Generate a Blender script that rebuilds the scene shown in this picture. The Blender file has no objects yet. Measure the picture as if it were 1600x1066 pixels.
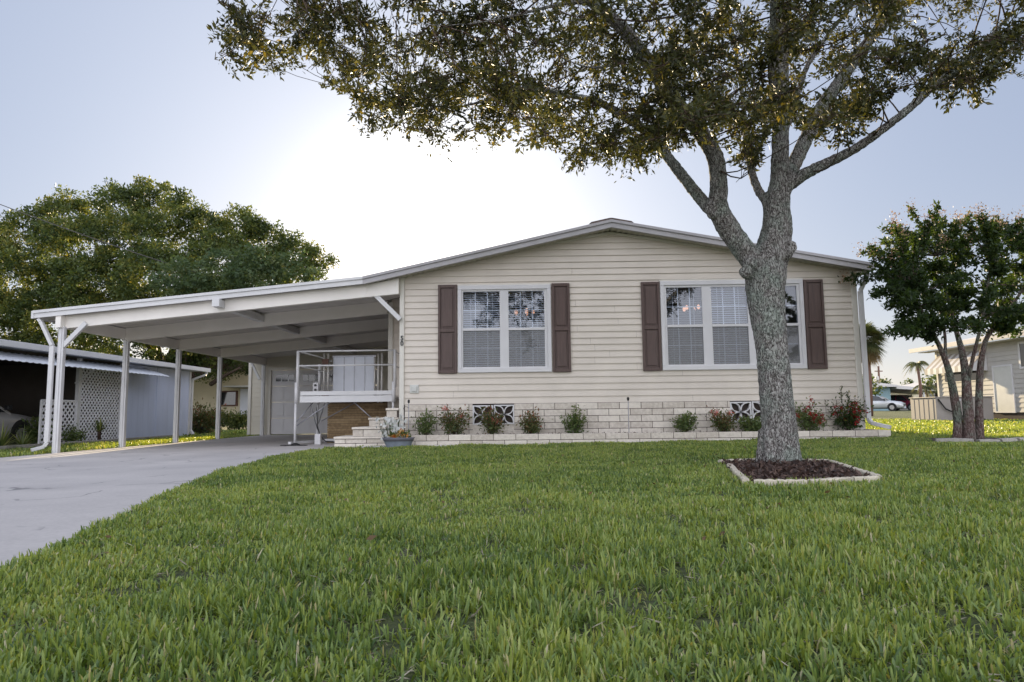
import bpy, math, random
import numpy as np
from math import sin, cos, pi, radians, atan2, hypot, sqrt
from mathutils import Vector, Matrix
rnd = random.Random(7)
rng = np.random.default_rng(11)
S = bpy.context.scene
COL = S.collection

# ------------------------------------------------------------------ camera
FPX, YAW, PITCH, ROLL, EYE = 1080.0, radians(1.0112), radians(5.9431), radians(.6505), .53
_F = Vector((-sin(YAW)*cos(PITCH), cos(YAW)*cos(PITCH), sin(PITCH)))
_R0 = Vector((cos(YAW), sin(YAW), 0)); _U0 = _R0.cross(_F)
_R = cos(ROLL)*_R0 - sin(ROLL)*_U0; _U = cos(ROLL)*_U0 + sin(ROLL)*_R0
cam = bpy.data.cameras.new('camera'); camo = bpy.data.objects.new('camera', cam); COL.objects.link(camo)
m = Matrix((_R, _U, -_F)).transposed().to_4x4(); m.translation = (0, 0, EYE); camo.matrix_world = m
cam.sensor_width = 36; cam.lens = FPX/1600*36; cam.clip_start = .05; cam.clip_end = 2000
S.camera = camo
def P(px, py, Y):
    """point on the vertical plane at depth Y that is seen at photo pixel px, py"""
    r = _F + _R*((px-800)/FPX) - _U*((py-533)/FPX)
    p = r*(Y/r.y); p.z += EYE
    return p
def proj(p):
    d = p - np.array([0, 0, EYE]); z = d@np.array(_F)
    return 800+FPX*(d@np.array(_R))/z, 533-FPX*(d@np.array(_U))/z

# ------------------------------------------------------------------ light
SUN_AZ, SUN_EL = radians(-8.0), radians(12.6)
sd = Vector((sin(SUN_AZ)*cos(SUN_EL), cos(SUN_AZ)*cos(SUN_EL), sin(SUN_EL)))
sl = bpy.data.lights.new('sun', 'SUN'); so = bpy.data.objects.new('sun', sl); COL.objects.link(so)
sl.energy = 5.0; sl.angle = radians(.6); sl.color = (1, .80, .50)
so.rotation_euler = (-sd).to_track_quat('-Z', 'Y').to_euler(); so.location = (0, 30, 20)

W = bpy.data.worlds.new('World'); S.world = W; W.use_nodes = True
nt = W.node_tree; N = nt.nodes; L = nt.links
for n in list(N): N.remove(n)
def wn(t, **k):
    n = N.new(t)
    for a, b in k.items(): setattr(n, a, b)
    return n
def mth(op, a, b=None, clamp=False):
    n = wn('ShaderNodeMath', operation=op, use_clamp=clamp)
    for i, v in enumerate((a, b)):
        if v is None: continue
        if isinstance(v, (int, float)): n.inputs[i].default_value = v
        else: L.new(v, n.inputs[i])
    return n.outputs[0]
out = wn('ShaderNodeOutputWorld'); bg = wn('ShaderNodeBackground')
sky = wn('ShaderNodeTexSky', sky_type='NISHITA', sun_disc=False)
sky.sun_elevation = SUN_EL; sky.sun_rotation = SUN_AZ
sky.air_density = 1.0; sky.dust_density = 1.2; sky.ozone_density = 2.0
tc = wn('ShaderNodeTexCoord')
dot = wn('ShaderNodeVectorMath', operation='DOT_PRODUCT'); L.new(tc.outputs['Generated'], dot.inputs[0])
gd = Vector((sin(SUN_AZ), cos(SUN_AZ), 0))*cos(radians(15.5)) + Vector((0, 0, sin(radians(15.5))))
dot.inputs[1].default_value = gd
sep = wn('ShaderNodeSeparateXYZ'); L.new(tc.outputs['Generated'], sep.inputs[0])
# hazy bright aureole of the low sun (part of the sky itself)
d0 = mth('MAXIMUM', dot.outputs['Value'], 0.0)
g1 = mth('MULTIPLY', mth('POWER', d0, 190.0), 9.0)
g2 = mth('MULTIPLY', mth('POWER', d0, 10.0), 1.6)
glow = mth('ADD', g1, g2)
# added brightness in the unseen sky half opposite the sun, fills the shaded facade
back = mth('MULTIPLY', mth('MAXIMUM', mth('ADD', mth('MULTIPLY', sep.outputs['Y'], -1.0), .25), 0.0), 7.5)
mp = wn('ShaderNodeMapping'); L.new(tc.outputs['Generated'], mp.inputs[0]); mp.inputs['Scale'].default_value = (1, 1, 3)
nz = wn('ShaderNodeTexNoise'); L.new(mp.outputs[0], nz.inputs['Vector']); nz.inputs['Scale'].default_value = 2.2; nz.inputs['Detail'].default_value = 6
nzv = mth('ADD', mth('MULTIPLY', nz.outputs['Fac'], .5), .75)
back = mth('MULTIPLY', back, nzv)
hor = mth('POWER', mth('SUBTRACT', 1.0, mth('ABSOLUTE', sep.outputs['Z']), True), 9.0)
def col(v, c):
    n = wn('ShaderNodeVectorMath', operation='SCALE'); n.inputs[0].default_value = c; L.new(v, n.inputs['Scale']); return n.outputs[0]
def add(a, b):
    n = wn('ShaderNodeVectorMath', operation='ADD'); L.new(a, n.inputs[0])
    if isinstance(b, tuple): n.inputs[1].default_value = b
    else: L.new(b, n.inputs[1])
    return n.outputs[0]
skys = wn('ShaderNodeVectorMath', operation='SCALE'); L.new(sky.outputs[0], skys.inputs[0]); skys.inputs['Scale'].default_value = .115
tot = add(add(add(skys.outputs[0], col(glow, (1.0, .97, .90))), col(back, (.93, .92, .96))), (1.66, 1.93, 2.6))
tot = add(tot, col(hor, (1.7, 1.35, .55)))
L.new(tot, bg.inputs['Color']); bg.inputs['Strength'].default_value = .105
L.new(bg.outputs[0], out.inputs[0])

S.view_settings.view_transform = 'Standard'; S.view_settings.look = 'None'; S.view_settings.exposure = 1.05; S.view_settings.gamma = 1
S.render.engine = 'CYCLES'

# ------------------------------------------------------------------ materials
def newmat(name):
    m = bpy.data.materials.new(name); m.use_nodes = True
    return m, m.node_tree, m.node_tree.nodes['Principled BSDF']
def lk(t, a, b): t.links.new(a, b)
def ramp(t, fac, stops):
    r = t.nodes.new('ShaderNodeValToRGB'); e = r.color_ramp.elements
    while len(e) < len(stops): e.new(.5)
    for i, (p, c) in enumerate(stops): e[i].position = p; e[i].color = (*c, 1)
    lk(t, fac, r.inputs[0]); return r.outputs[0]
def noise(t, scale, detail=4, vec=None, rough=.55, sc=None):
    n = t.nodes.new('ShaderNodeTexNoise'); n.inputs['Scale'].default_value = scale; n.inputs['Detail'].default_value = detail
    n.inputs['Roughness'].default_value = rough
    if vec is None:
        c = t.nodes.new('ShaderNodeTexCoord'); vec = c.outputs['Object']
    if sc:
        mp = t.nodes.new('ShaderNodeMapping'); mp.inputs['Scale'].default_value = sc; lk(t, vec, mp.inputs[0]); vec = mp.outputs[0]
    lk(t, vec, n.inputs['Vector']); return n.outputs['Fac']
def bump(t, b, h, strength=.3, dist=.01):
    n = t.nodes.new('ShaderNodeBump'); n.inputs['Strength'].default_value = strength; n.inputs['Distance'].default_value = dist
    lk(t, h, n.inputs['Height']); lk(t, n.outputs[0], b.inputs['Normal']); return n
def pm(name, c, var=.12, scale=3, rough=.6, metal=0, bs=0, bscale=60, sc=None, spec=.4):
    m, t, b = newmat(name)
    f = noise(t, scale, 5, sc=sc)
    lo = tuple(max(0, x*(1-var)) for x in c); hi = tuple(min(1, x*(1+var)) for x in c)
    lk(t, ramp(t, f, [(.3, lo), (.7, hi)]), b.inputs['Base Color'])
    b.inputs['Roughness'].default_value = rough; b.inputs['Metallic'].default_value = metal
    b.inputs['Specular IOR Level'].default_value = spec
    if bs: bump(t, b, noise(t, bscale, 4), bs, .004)
    return m
M = {}
M['siding'] = pm('vinyl_siding', (.62, .56, .492), .07, 1.5, .55)
M['garage_siding'] = pm('garage_siding', (.60, .56, .47), .05, 1.5, .55)
M['trim'] = pm('white_trim', (.60, .59, .60), .05, 2, .45)
M['trimcream'] = pm('cream_trim', (.63, .60, .54), .05, 2, .5)
M['whitemetal'] = pm('white_painted_aluminium', (.60, .595, .60), .07, 2.5, .38)
M['fascia'] = pm('fascia_aluminium', (.38, .365, .375), .08, 3, .4)
M['roofpan'] = pm('carport_underside', (.58, .55, .53), .06, 1.2, .5)
M['beam'] = pm('carport_beam', (.80, .76, .71), .06, 1.5, .45)
M['soffit'] = pm('soffit_vinyl', (.50, .47, .40), .08, 2, .6)
M['shingle'] = pm('roof_shingle', (.12, .09, .08), .3, 20, .9, bs=.5)
M['dark'] = pm('dark_void', (.012, .012, .014), .1, 4, .9)
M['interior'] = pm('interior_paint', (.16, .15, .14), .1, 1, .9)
M['blind'] = pm('blind_slats', (.74, .75, .78), .06, 3, .6)
M['lattice'] = pm('white_lattice_plastic', (.78, .77, .80), .04, 3, .5)
M['grille'] = pm('window_grille', (.7, .7, .72), .03, 2, .5)
M['gatepanel'] = pm('white_ribbed_panel', (.60, .62, .68), .05, 3, .45)
M['rubber'] = pm('black_rubber', (.02, .02, .02), .2, 9, .8)
M['galv'] = pm('worn_aluminium', (.55, .53, .50), .12, 6, .4, metal=.4)
M['braceM'] = pm('dull_steel', (.33, .33, .36), .12, 6, .45, metal=.5)
M['blackplastic'] = pm('black_plastic', (.02, .02, .022), .2, 5, .4)
M['soil'] = pm('dark_mulch', (.055, .035, .026), .5, 60, .95, bs=.9, bscale=90)
M['blue'] = pm('blue_plastic', (.012, .02, .17), .2, 3, .4)
M['shedblue'] = pm('pale_blue_panel', (.52, .57, .73), .07, 2, .6, sc=(1, 1, .2))
M['awning'] = pm('corrugated_awning', (.62, .64, .68), .1, 3, .4)
M['creamhouse'] = pm('tan_siding', (.58, .52, .38), .06, 2, .7)
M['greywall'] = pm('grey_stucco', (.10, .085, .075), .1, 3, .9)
M['meter'] = pm('meter_box_plastic', (.55, .55, .52), .05, 4, .5)
M['lamp'] = None
M['stone'] = pm('edging_concrete', (.50, .45, .36), .22, 14, .9, bs=.8, bscale=70)
M['stonegrey'] = pm('grey_fieldstone', (.33, .31, .28), .3, 12, .9, bs=.8, bscale=60)
M['pebble'] = pm('pale_pebbles', (.50, .48, .45), .3, 30, .8)
M['pot'] = pm('blue_grey_glazed_pot', (.22, .25, .31), .18, 9, .45)
M['potrim'] = pm('pot_rim', (.13, .13, .16), .15, 9, .5)
M['neigh'] = pm('white_lap_siding', (.44, .42, .39), .05, 2, .65)
M['acgrey'] = pm('grey_unit_panel', (.30, .27, .25), .08, 2, .6)
M['skyblue'] = pm('blue_stucco', (.22, .32, .35), .08, 2, .8)
M['wood'] = pm('weathered_pole', (.16, .09, .07), .25, 10, .9, sc=(4, 4, .4))
M['cable'] = pm('cable_rubber', (.10, .09, .09), .1, 3, .8)
M['red'] = pm('red_door', (.16, .02, .02), .15, 3, .5)
M['boothtrim'] = pm('brown_trim', (.10, .045, .03), .2, 5, .6)

def shutter_mat():
    m, t, b = newmat('brown_shutter')
    f = noise(t, 6, 5, sc=(6, 6, .5))
    lk(t, ramp(t, f, [(.3, (.066, .040, .034)), (.7, (.10, .062, .053))]), b.inputs['Base Color'])
    b.inputs['Roughness'].default_value = .5; bump(t, b, noise(t, 40, 4, sc=(8, 8, .6)), .2, .002)
    return m
M['shutter'] = shutter_mat()

def block_mat(name, c0, c1, c2):
    m, t, b = newmat(name)
    at = t.nodes.new('ShaderNodeAttribute'); at.attribute_name = 'tint'
    f = noise(t, 18, 6)
    mx = t.nodes.new('ShaderNodeMath'); mx.operation = 'ADD'; lk(t, f, mx.inputs[0])
    ms = t.nodes.new('ShaderNodeMath'); ms.operation = 'MULTIPLY_ADD'; lk(t, at.outputs['Fac'], ms.inputs[0]); ms.inputs[1].default_value = .5; ms.inputs[2].default_value = -.25
    lk(t, ms.outputs[0], mx.inputs[1])
    lk(t, ramp(t, mx.outputs[0], [(.25, c0), (.5, c1), (.8, c2)]), b.inputs['Base Color'])
    b.inputs['Roughness'].default_value = .9; bump(t, b, noise(t, 35, 6), .7, .012)
    return m
M['block'] = block_mat('slump_block', (.50, .445, .385), (.61, .555, .49), (.70, .64, .565))
M['brownblock'] = block_mat('brown_plank_skirting', (.24, .165, .09), (.32, .225, .125), (.40, .29, .165))
M['mortar'] = pm('dark_mortar', (.07, .055, .048), .2, 20, .95)

def concrete():
    m, t, b = newmat('driveway_concrete')
    tcn = t.nodes.new('ShaderNodeTexCoord'); v = tcn.outputs['Object']
    nf = noise(t, .9, 6, v); nfine = noise(t, 38, 5, v)
    base = ramp(t, nf, [(.3, (.43, .405, .395)), (.55, (.50, .47, .455)), (.75, (.57, .535, .515))])
    # warped irregular flag joints
    nn = t.nodes.new('ShaderNodeTexNoise'); nn.inputs['Scale'].default_value = 1.3; nn.inputs['Detail'].default_value = 3; lk(t, v, nn.inputs['Vector'])
    va = t.nodes.new('ShaderNodeVectorMath'); va.operation = 'SCALE'; lk(t, nn.outputs['Color'], va.inputs[0]); va.inputs['Scale'].default_value = .55
    vb = t.nodes.new('ShaderNodeVectorMath'); vb.operation = 'ADD'; lk(t, v, vb.inputs[0]); lk(t, va.outputs[0], vb.inputs[1])
    vo = t.nodes.new('ShaderNodeTexVoronoi'); vo.feature = 'DISTANCE_TO_EDGE'; vo.inputs['Scale'].default_value = 1.05; lk(t, vb.outputs[0], vo.inputs['Vector'])
    r = ramp(t, vo.outputs['Distance'], [(.0, (.0, .0, .0)), (.006, (0, 0, 0)), (.015, (1, 1, 1))])
    gate = ramp(t, noise(t, 1.7, 3, v), [(.52, (1, 1, 1)), (.62, (0, 0, 0))])
    mxg = t.nodes.new('ShaderNodeMix'); mxg.data_type = 'RGBA'; mxg.blend_type = 'LIGHTEN'; mxg.inputs[0].default_value = 1; lk(t, r, mxg.inputs[6]); lk(t, gate, mxg.inputs[7])
    mx = t.nodes.new('ShaderNodeMix'); mx.data_type = 'RGBA'; mx.blend_type = 'MIX'
    lk(t, mxg.outputs[2], mx.inputs[0]); mx.inputs[6].default_value = (.20, .19, .19, 1); lk(t, base, mx.inputs[7])
    m2 = t.nodes.new('ShaderNodeMix'); m2.data_type = 'RGBA'; m2.blend_type = 'MULTIPLY'; m2.inputs[0].default_value = 1
    lk(t, mx.outputs[2], m2.inputs[6]); lk(t, ramp(t, nfine, [(.3, (.86, .86, .86)), (.7, (1, 1, 1))]), m2.inputs[7])
    lk(t, m2.outputs[2], b.inputs['Base Color']); b.inputs['Roughness'].default_value = .75
    bump(t, b, nfine, .25, .004)
    return m
M['concrete'] = concrete()

def ground_mat():
    m, t, b = newmat('turf_soil')
    tcn = t.nodes.new('ShaderNodeTexCoord'); v = tcn.outputs['Object']
    f = noise(t, 24, 6, v)
    lk(t, ramp(t, f, [(.3, (.030, .036, .014)), (.5, (.065, .085, .028)), (.72, (.13, .15, .05))]), b.inputs['Base Color'])
    b.inputs['Roughness'].default_value = 1; bump(t, b, noise(t, 60, 5, v), 1, .03)
    return m
M['turf'] = ground_mat()

def leaf_mat(name, stops, trans=.4, tcol=None, rough=.5, spec=.3):
    m, t, b = newmat(name)
    at = t.nodes.new('ShaderNodeAttribute'); at.attribute_name = 'tint'
    c = ramp(t, at.outputs['Fac'], stops)
    lk(t, c, b.inputs['Base Color']); b.inputs['Roughness'].default_value = rough; b.inputs['Specular IOR Level'].default_value = spec
    tr = t.nodes.new('ShaderNodeBsdfTranslucent')
    hs = t.nodes.new('ShaderNodeMix'); hs.data_type = 'RGBA'; hs.blend_type = 'MULTIPLY'; hs.inputs[0].default_value = 1
    lk(t, c, hs.inputs[6]); hs.inputs[7].default_value = (*(tcol or (1.9, 1.7, .7)), 1)
    lk(t, hs.outputs[2], tr.inputs[0])
    ms = t.nodes.new('ShaderNodeMixShader'); ms.inputs[0].default_value = trans
    lk(t, b.outputs[0], ms.inputs[1]); lk(t, tr.outputs[0], ms.inputs[2])
    lk(t, ms.outputs[0], t.nodes['Material Output'].inputs[0])
    return m
M['grass'] = leaf_mat('grass_blades', [(0, (.075, .135, .045)), (.25, (.165, .245, .075)), (.55, (.27, .35, .11)), (.82, (.37, .42, .14)), (.93, (.38, .36, .20)), (1, (.50, .46, .34))], .42, (1.8, 1.5, .22), .42, .5)
M['oakleaf'] = leaf_mat('oak_leaves', [(0, (.026, .031, .014)), (.4, (.054, .062, .023)), (.75, (.10, .10, .034)), (1, (.21, .17, .045))], .34, (1.6, 1.4, .5))
M['farleaf'] = leaf_mat('far_tree_leaves', [(0, (.028, .048, .018)), (.45, (.075, .11, .036)), (.8, (.15, .18, .055)), (1, (.24, .23, .07))], .4, (1.9, 1.6, .6))
M['paleleaf'] = leaf_mat('pale_tree_leaves', [(0, (.05, .085, .04)), (.5, (.08, .12, .055)), (1, (.13, .16, .07))], .35)
M['crapeleaf'] = leaf_mat('crape_leaves', [(0, (.018, .036, .014)), (.5, (.035, .062, .020)), (.85, (.06, .085, .025)), (1, (.15, .14, .03))], .4, (2.0, 1.8, .5))
M['panicle'] = leaf_mat('seed_panicles', [(0, (.28, .17, .11)), (.6, (.42, .28, .18)), (1, (.5, .38, .25))], .3, (1, 1, 1))
M['ixora'] = leaf_mat('shrub_leaves', [(0, (.035, .06, .022)), (.4, (.075, .105, .035)), (.65, (.13, .12, .05)), (.88, (.17, .075, .04)), (1, (.26, .085, .055))], .25)
M['ixorag'] = leaf_mat('green_shrub_leaves', [(0, (.045, .075, .028)), (.5, (.095, .14, .045)), (1, (.17, .19, .07))], .25)
M['redflower'] = leaf_mat('red_blossom', [(0, (.20, .010, .012)), (1, (.42, .03, .028))], .3, (1, 1, 1))
M['pinkflower'] = leaf_mat('pink_blossom', [(0, (.5, .12, .1)), (1, (.65, .25, .2))], .3, (1, 1, 1))
M['whiteleaf'] = leaf_mat('caladium_leaves', [(0, (.60, .62, .60)), (.6, (.78, .78, .76)), (.8, (.3, .38, .24)), (1, (.6, .3, .35))], .35, (1, 1, 1))
M['orangeflower'] = leaf_mat('orange_blossom', [(0, (.45, .08, .02)), (.5, (.6, .3, .05)), (1, (.6, .55, .3))], .3, (1, 1, 1))
M['strap'] = leaf_mat('strap_leaves', [(0, (.06, .09, .03)), (.5, (.12, .16, .05)), (1, (.28, .30, .12))], .3)
M['palmleaf'] = leaf_mat('palm_fronds', [(0, (.045, .06, .025)), (.5, (.09, .11, .04)), (1, (.22, .16, .08))], .3)
M['deadgrass'] = leaf_mat('dry_thatch', [(0, (.2, .17, .12)), (1, (.42, .38, .3))], .2, (1, 1, 1))
M['deadleaf'] = leaf_mat('dead_leaves', [(0, (.06, .035, .015)), (1, (.2, .13, .06))], .1, (1, 1, 1))
M['mulch'] = leaf_mat('wood_mulch', [(0, (.025, .015, .012)), (.6, (.06, .035, .027)), (1, (.14, .09, .07))], .0)

def bark(name, c0, c1, c2, lichen, sx=22, sz=5.5, lich=.5):
    m, t, b = newmat(name)
    tcn = t.nodes.new('ShaderNodeTexCoord'); v = tcn.outputs['Object']
    nn = t.nodes.new('ShaderNodeTexNoise'); nn.inputs['Scale'].default_value = 22; lk(t, v, nn.inputs['Vector'])
    va = t.nodes.new('ShaderNodeVectorMath'); va.operation = 'SCALE'; lk(t, nn.outputs['Color'], va.inputs[0]); va.inputs['Scale'].default_value = .05
    vb = t.nodes.new('ShaderNodeVectorMath'); vb.operation = 'ADD'; lk(t, v, vb.inputs[0]); lk(t, va.outputs[0], vb.inputs[1])
    mp = t.nodes.new('ShaderNodeMapping'); mp.inputs['Scale'].default_value = (sx, sx, sz); lk(t, vb.outputs[0], mp.inputs[0])
    vo = t.nodes.new('ShaderNodeTexVoronoi'); vo.feature = 'DISTANCE_TO_EDGE'; vo.inputs['Scale'].default_value = 1.0; lk(t, mp.outputs[0], vo.inputs['Vector'])
    fine = noise(t, 9, 6, mp.outputs[0])
    mp2 = t.nodes.new('ShaderNodeMapping'); mp2.inputs['Scale'].default_value = (sx*.8, sx*.8, sz*.75); lk(t, vb.outputs[0], mp2.inputs[0])
    rn_ = noise(t, 1.0, 2.5, mp2.outputs[0], .5)
    sb = t.nodes.new('ShaderNodeMath'); sb.operation = 'SUBTRACT'; lk(t, rn_, sb.inputs[0]); sb.inputs[1].default_value = .5
    ab = t.nodes.new('ShaderNodeMath'); ab.operation = 'ABSOLUTE'; lk(t, sb.outputs[0], ab.inputs[0])
    rd = t.nodes.new('ShaderNodeMath'); rd.operation = 'MULTIPLY'; lk(t, ab.outputs[0], rd.inputs[0]); rd.inputs[1].default_value = 2.0
    v3 = t.nodes.new('ShaderNodeMath'); v3.operation = 'MULTIPLY_ADD'; lk(t, vo.outputs['Distance'], v3.inputs[0]); v3.inputs[1].default_value = .35; lk(t, rd.outputs[0], v3.inputs[2])
    ma = t.nodes.new('ShaderNodeMath'); ma.operation = 'MULTIPLY_ADD'; lk(t, fine, ma.inputs[0]); ma.inputs[1].default_value = .16; lk(t, v3.outputs[0], ma.inputs[2])
    c = ramp(t, ma.outputs[0], [(.11, c0), (.22, c1), (.36, c2)])
    lf = ramp(t, noise(t, 3.4, 7, v, .65), [(.46, (0, 0, 0)), (.62, (1, 1, 1))])
    lm = t.nodes.new('ShaderNodeMath'); lm.operation = 'MULTIPLY'; lk(t, lf, lm.inputs[0]); lm.inputs[1].default_value = lich
    hv = t.nodes.new('ShaderNodeMix'); hv.data_type = 'RGBA'; hv.blend_type = 'MULTIPLY'; hv.inputs[0].default_value = 1
    lk(t, ramp(t, ma.outputs[0], [(.12, (.25, .25, .25)), (.3, (1, 1, 1))]), hv.inputs[6]); hv.inputs[7].default_value = (*lichen, 1)
    mx = t.nodes.new('ShaderNodeMix'); mx.data_type = 'RGBA'; lk(t, lm.outputs[0], mx.inputs[0]); lk(t, c, mx.inputs[6]); lk(t, hv.outputs[2], mx.inputs[7])
    lk(t, mx.outputs[2], b.inputs['Base Color']); b.inputs['Roughness'].default_value = .95; b.inputs['Specular IOR Level'].default_value = .1
    bump(t, b, ma.outputs[0], 1.0, .06)
    return m
M['oakbark'] = bark('oak_bark', (.045, .036, .033), (.25, .23, .215), (.52, .50, .475), (.42, .52, .44), 62, 17)
M['farbark'] = bark('far_bark', (.04, .025, .02), (.09, .06, .045), (.15, .11, .09), (.2, .22, .17), 20, 5, .2)
M['crapebark'] = bark('crape_bark', (.10, .06, .055), (.17, .12, .11), (.25, .20, .18), (.24, .30, .24), 34, 12, .8)

def glass(name, refl=.28, tint=(1, 1, 1), rough=.0):
    m, t, b = newmat(name); t.nodes.remove(b)
    tr = t.nodes.new('ShaderNodeBsdfTransparent'); tr.inputs[0].default_value = (*tint, 1)
    gl = t.nodes.new('ShaderNodeBsdfGlossy'); gl.inputs['Roughness'].default_value = rough; gl.inputs[0].default_value = (.9, .93, 1, 1)
    fr = t.nodes.new('ShaderNodeLayerWeight'); fr.inputs[0].default_value = .35
    ad = t.nodes.new('ShaderNodeMath'); ad.operation = 'MULTIPLY_ADD'; lk(t, fr.outputs['Fresnel'], ad.inputs[0]); ad.inputs[1].default_value = .6; ad.inputs[2].default_value = refl; ad.use_clamp = True
    ms = t.nodes.new('ShaderNodeMixShader'); lk(t, ad.outputs[0], ms.inputs[0]); lk(t, tr.outputs[0], ms.inputs[1]); lk(t, gl.outputs[0], ms.inputs[2])
    lk(t, ms.outputs[0], t.nodes['Material Output'].inputs[0])
    return m
M['glass'] = glass('window_glass', .075, (.78, .84, .92))
M['darkglass'] = pm('dark_glass', (.02, .022, .026), .1, 2, .06, spec=.8)
def screen_mat():
    m, t, b = newmat('insect_screen')
    b.inputs['Base Color'].default_value = (.20, .20, .20, 1); b.inputs['Roughness'].default_value = .8
    tr = t.nodes.new('ShaderNodeBsdfTransparent'); ms = t.nodes.new('ShaderNodeMixShader'); ms.inputs[0].default_value = .45
    lk(t, tr.outputs[0], ms.inputs[1]); lk(t, b.outputs[0], ms.inputs[2]); lk(t, ms.outputs[0], t.nodes['Material Output'].inputs[0])
    return m
M['screen'] = screen_mat()
def emit(name, c, s):
    m, t, b = newmat(name); b.inputs['Base Color'].default_value = (*c, 1); b.inputs['Emission Color'].default_value = (*c, 1); b.inputs['Emission Strength'].default_value = s
    return m
M['bulb'] = emit('warm_bulb', (1, .5, .3), .5)
def paint(name, c, rough=.25, metal=.2):
    m, t, b = newmat(name)
    f = noise(t, 3, 3); lo = tuple(x*.93 for x in c)
    lk(t, ramp(t, f, [(.3, lo), (.7, c)]), b.inputs['Base Color']); b.inputs['Roughness'].default_value = rough; b.inputs['Metallic'].default_value = metal
    b.inputs['Coat Weight'].default_value = .6; b.inputs['Coat Roughness'].default_value = .08
    return m
M['carwhite'] = paint('white_car_paint', (.62, .63, .64)); M['carwhite2'] = paint('pearl_car_paint', (.55, .53, .52)); M['carred'] = paint('maroon_car_paint', (.17, .02, .045))
M['rim'] = pm('wheel_rim', (.45, .45, .46), .1, 5, .3, metal=.7)

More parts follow.
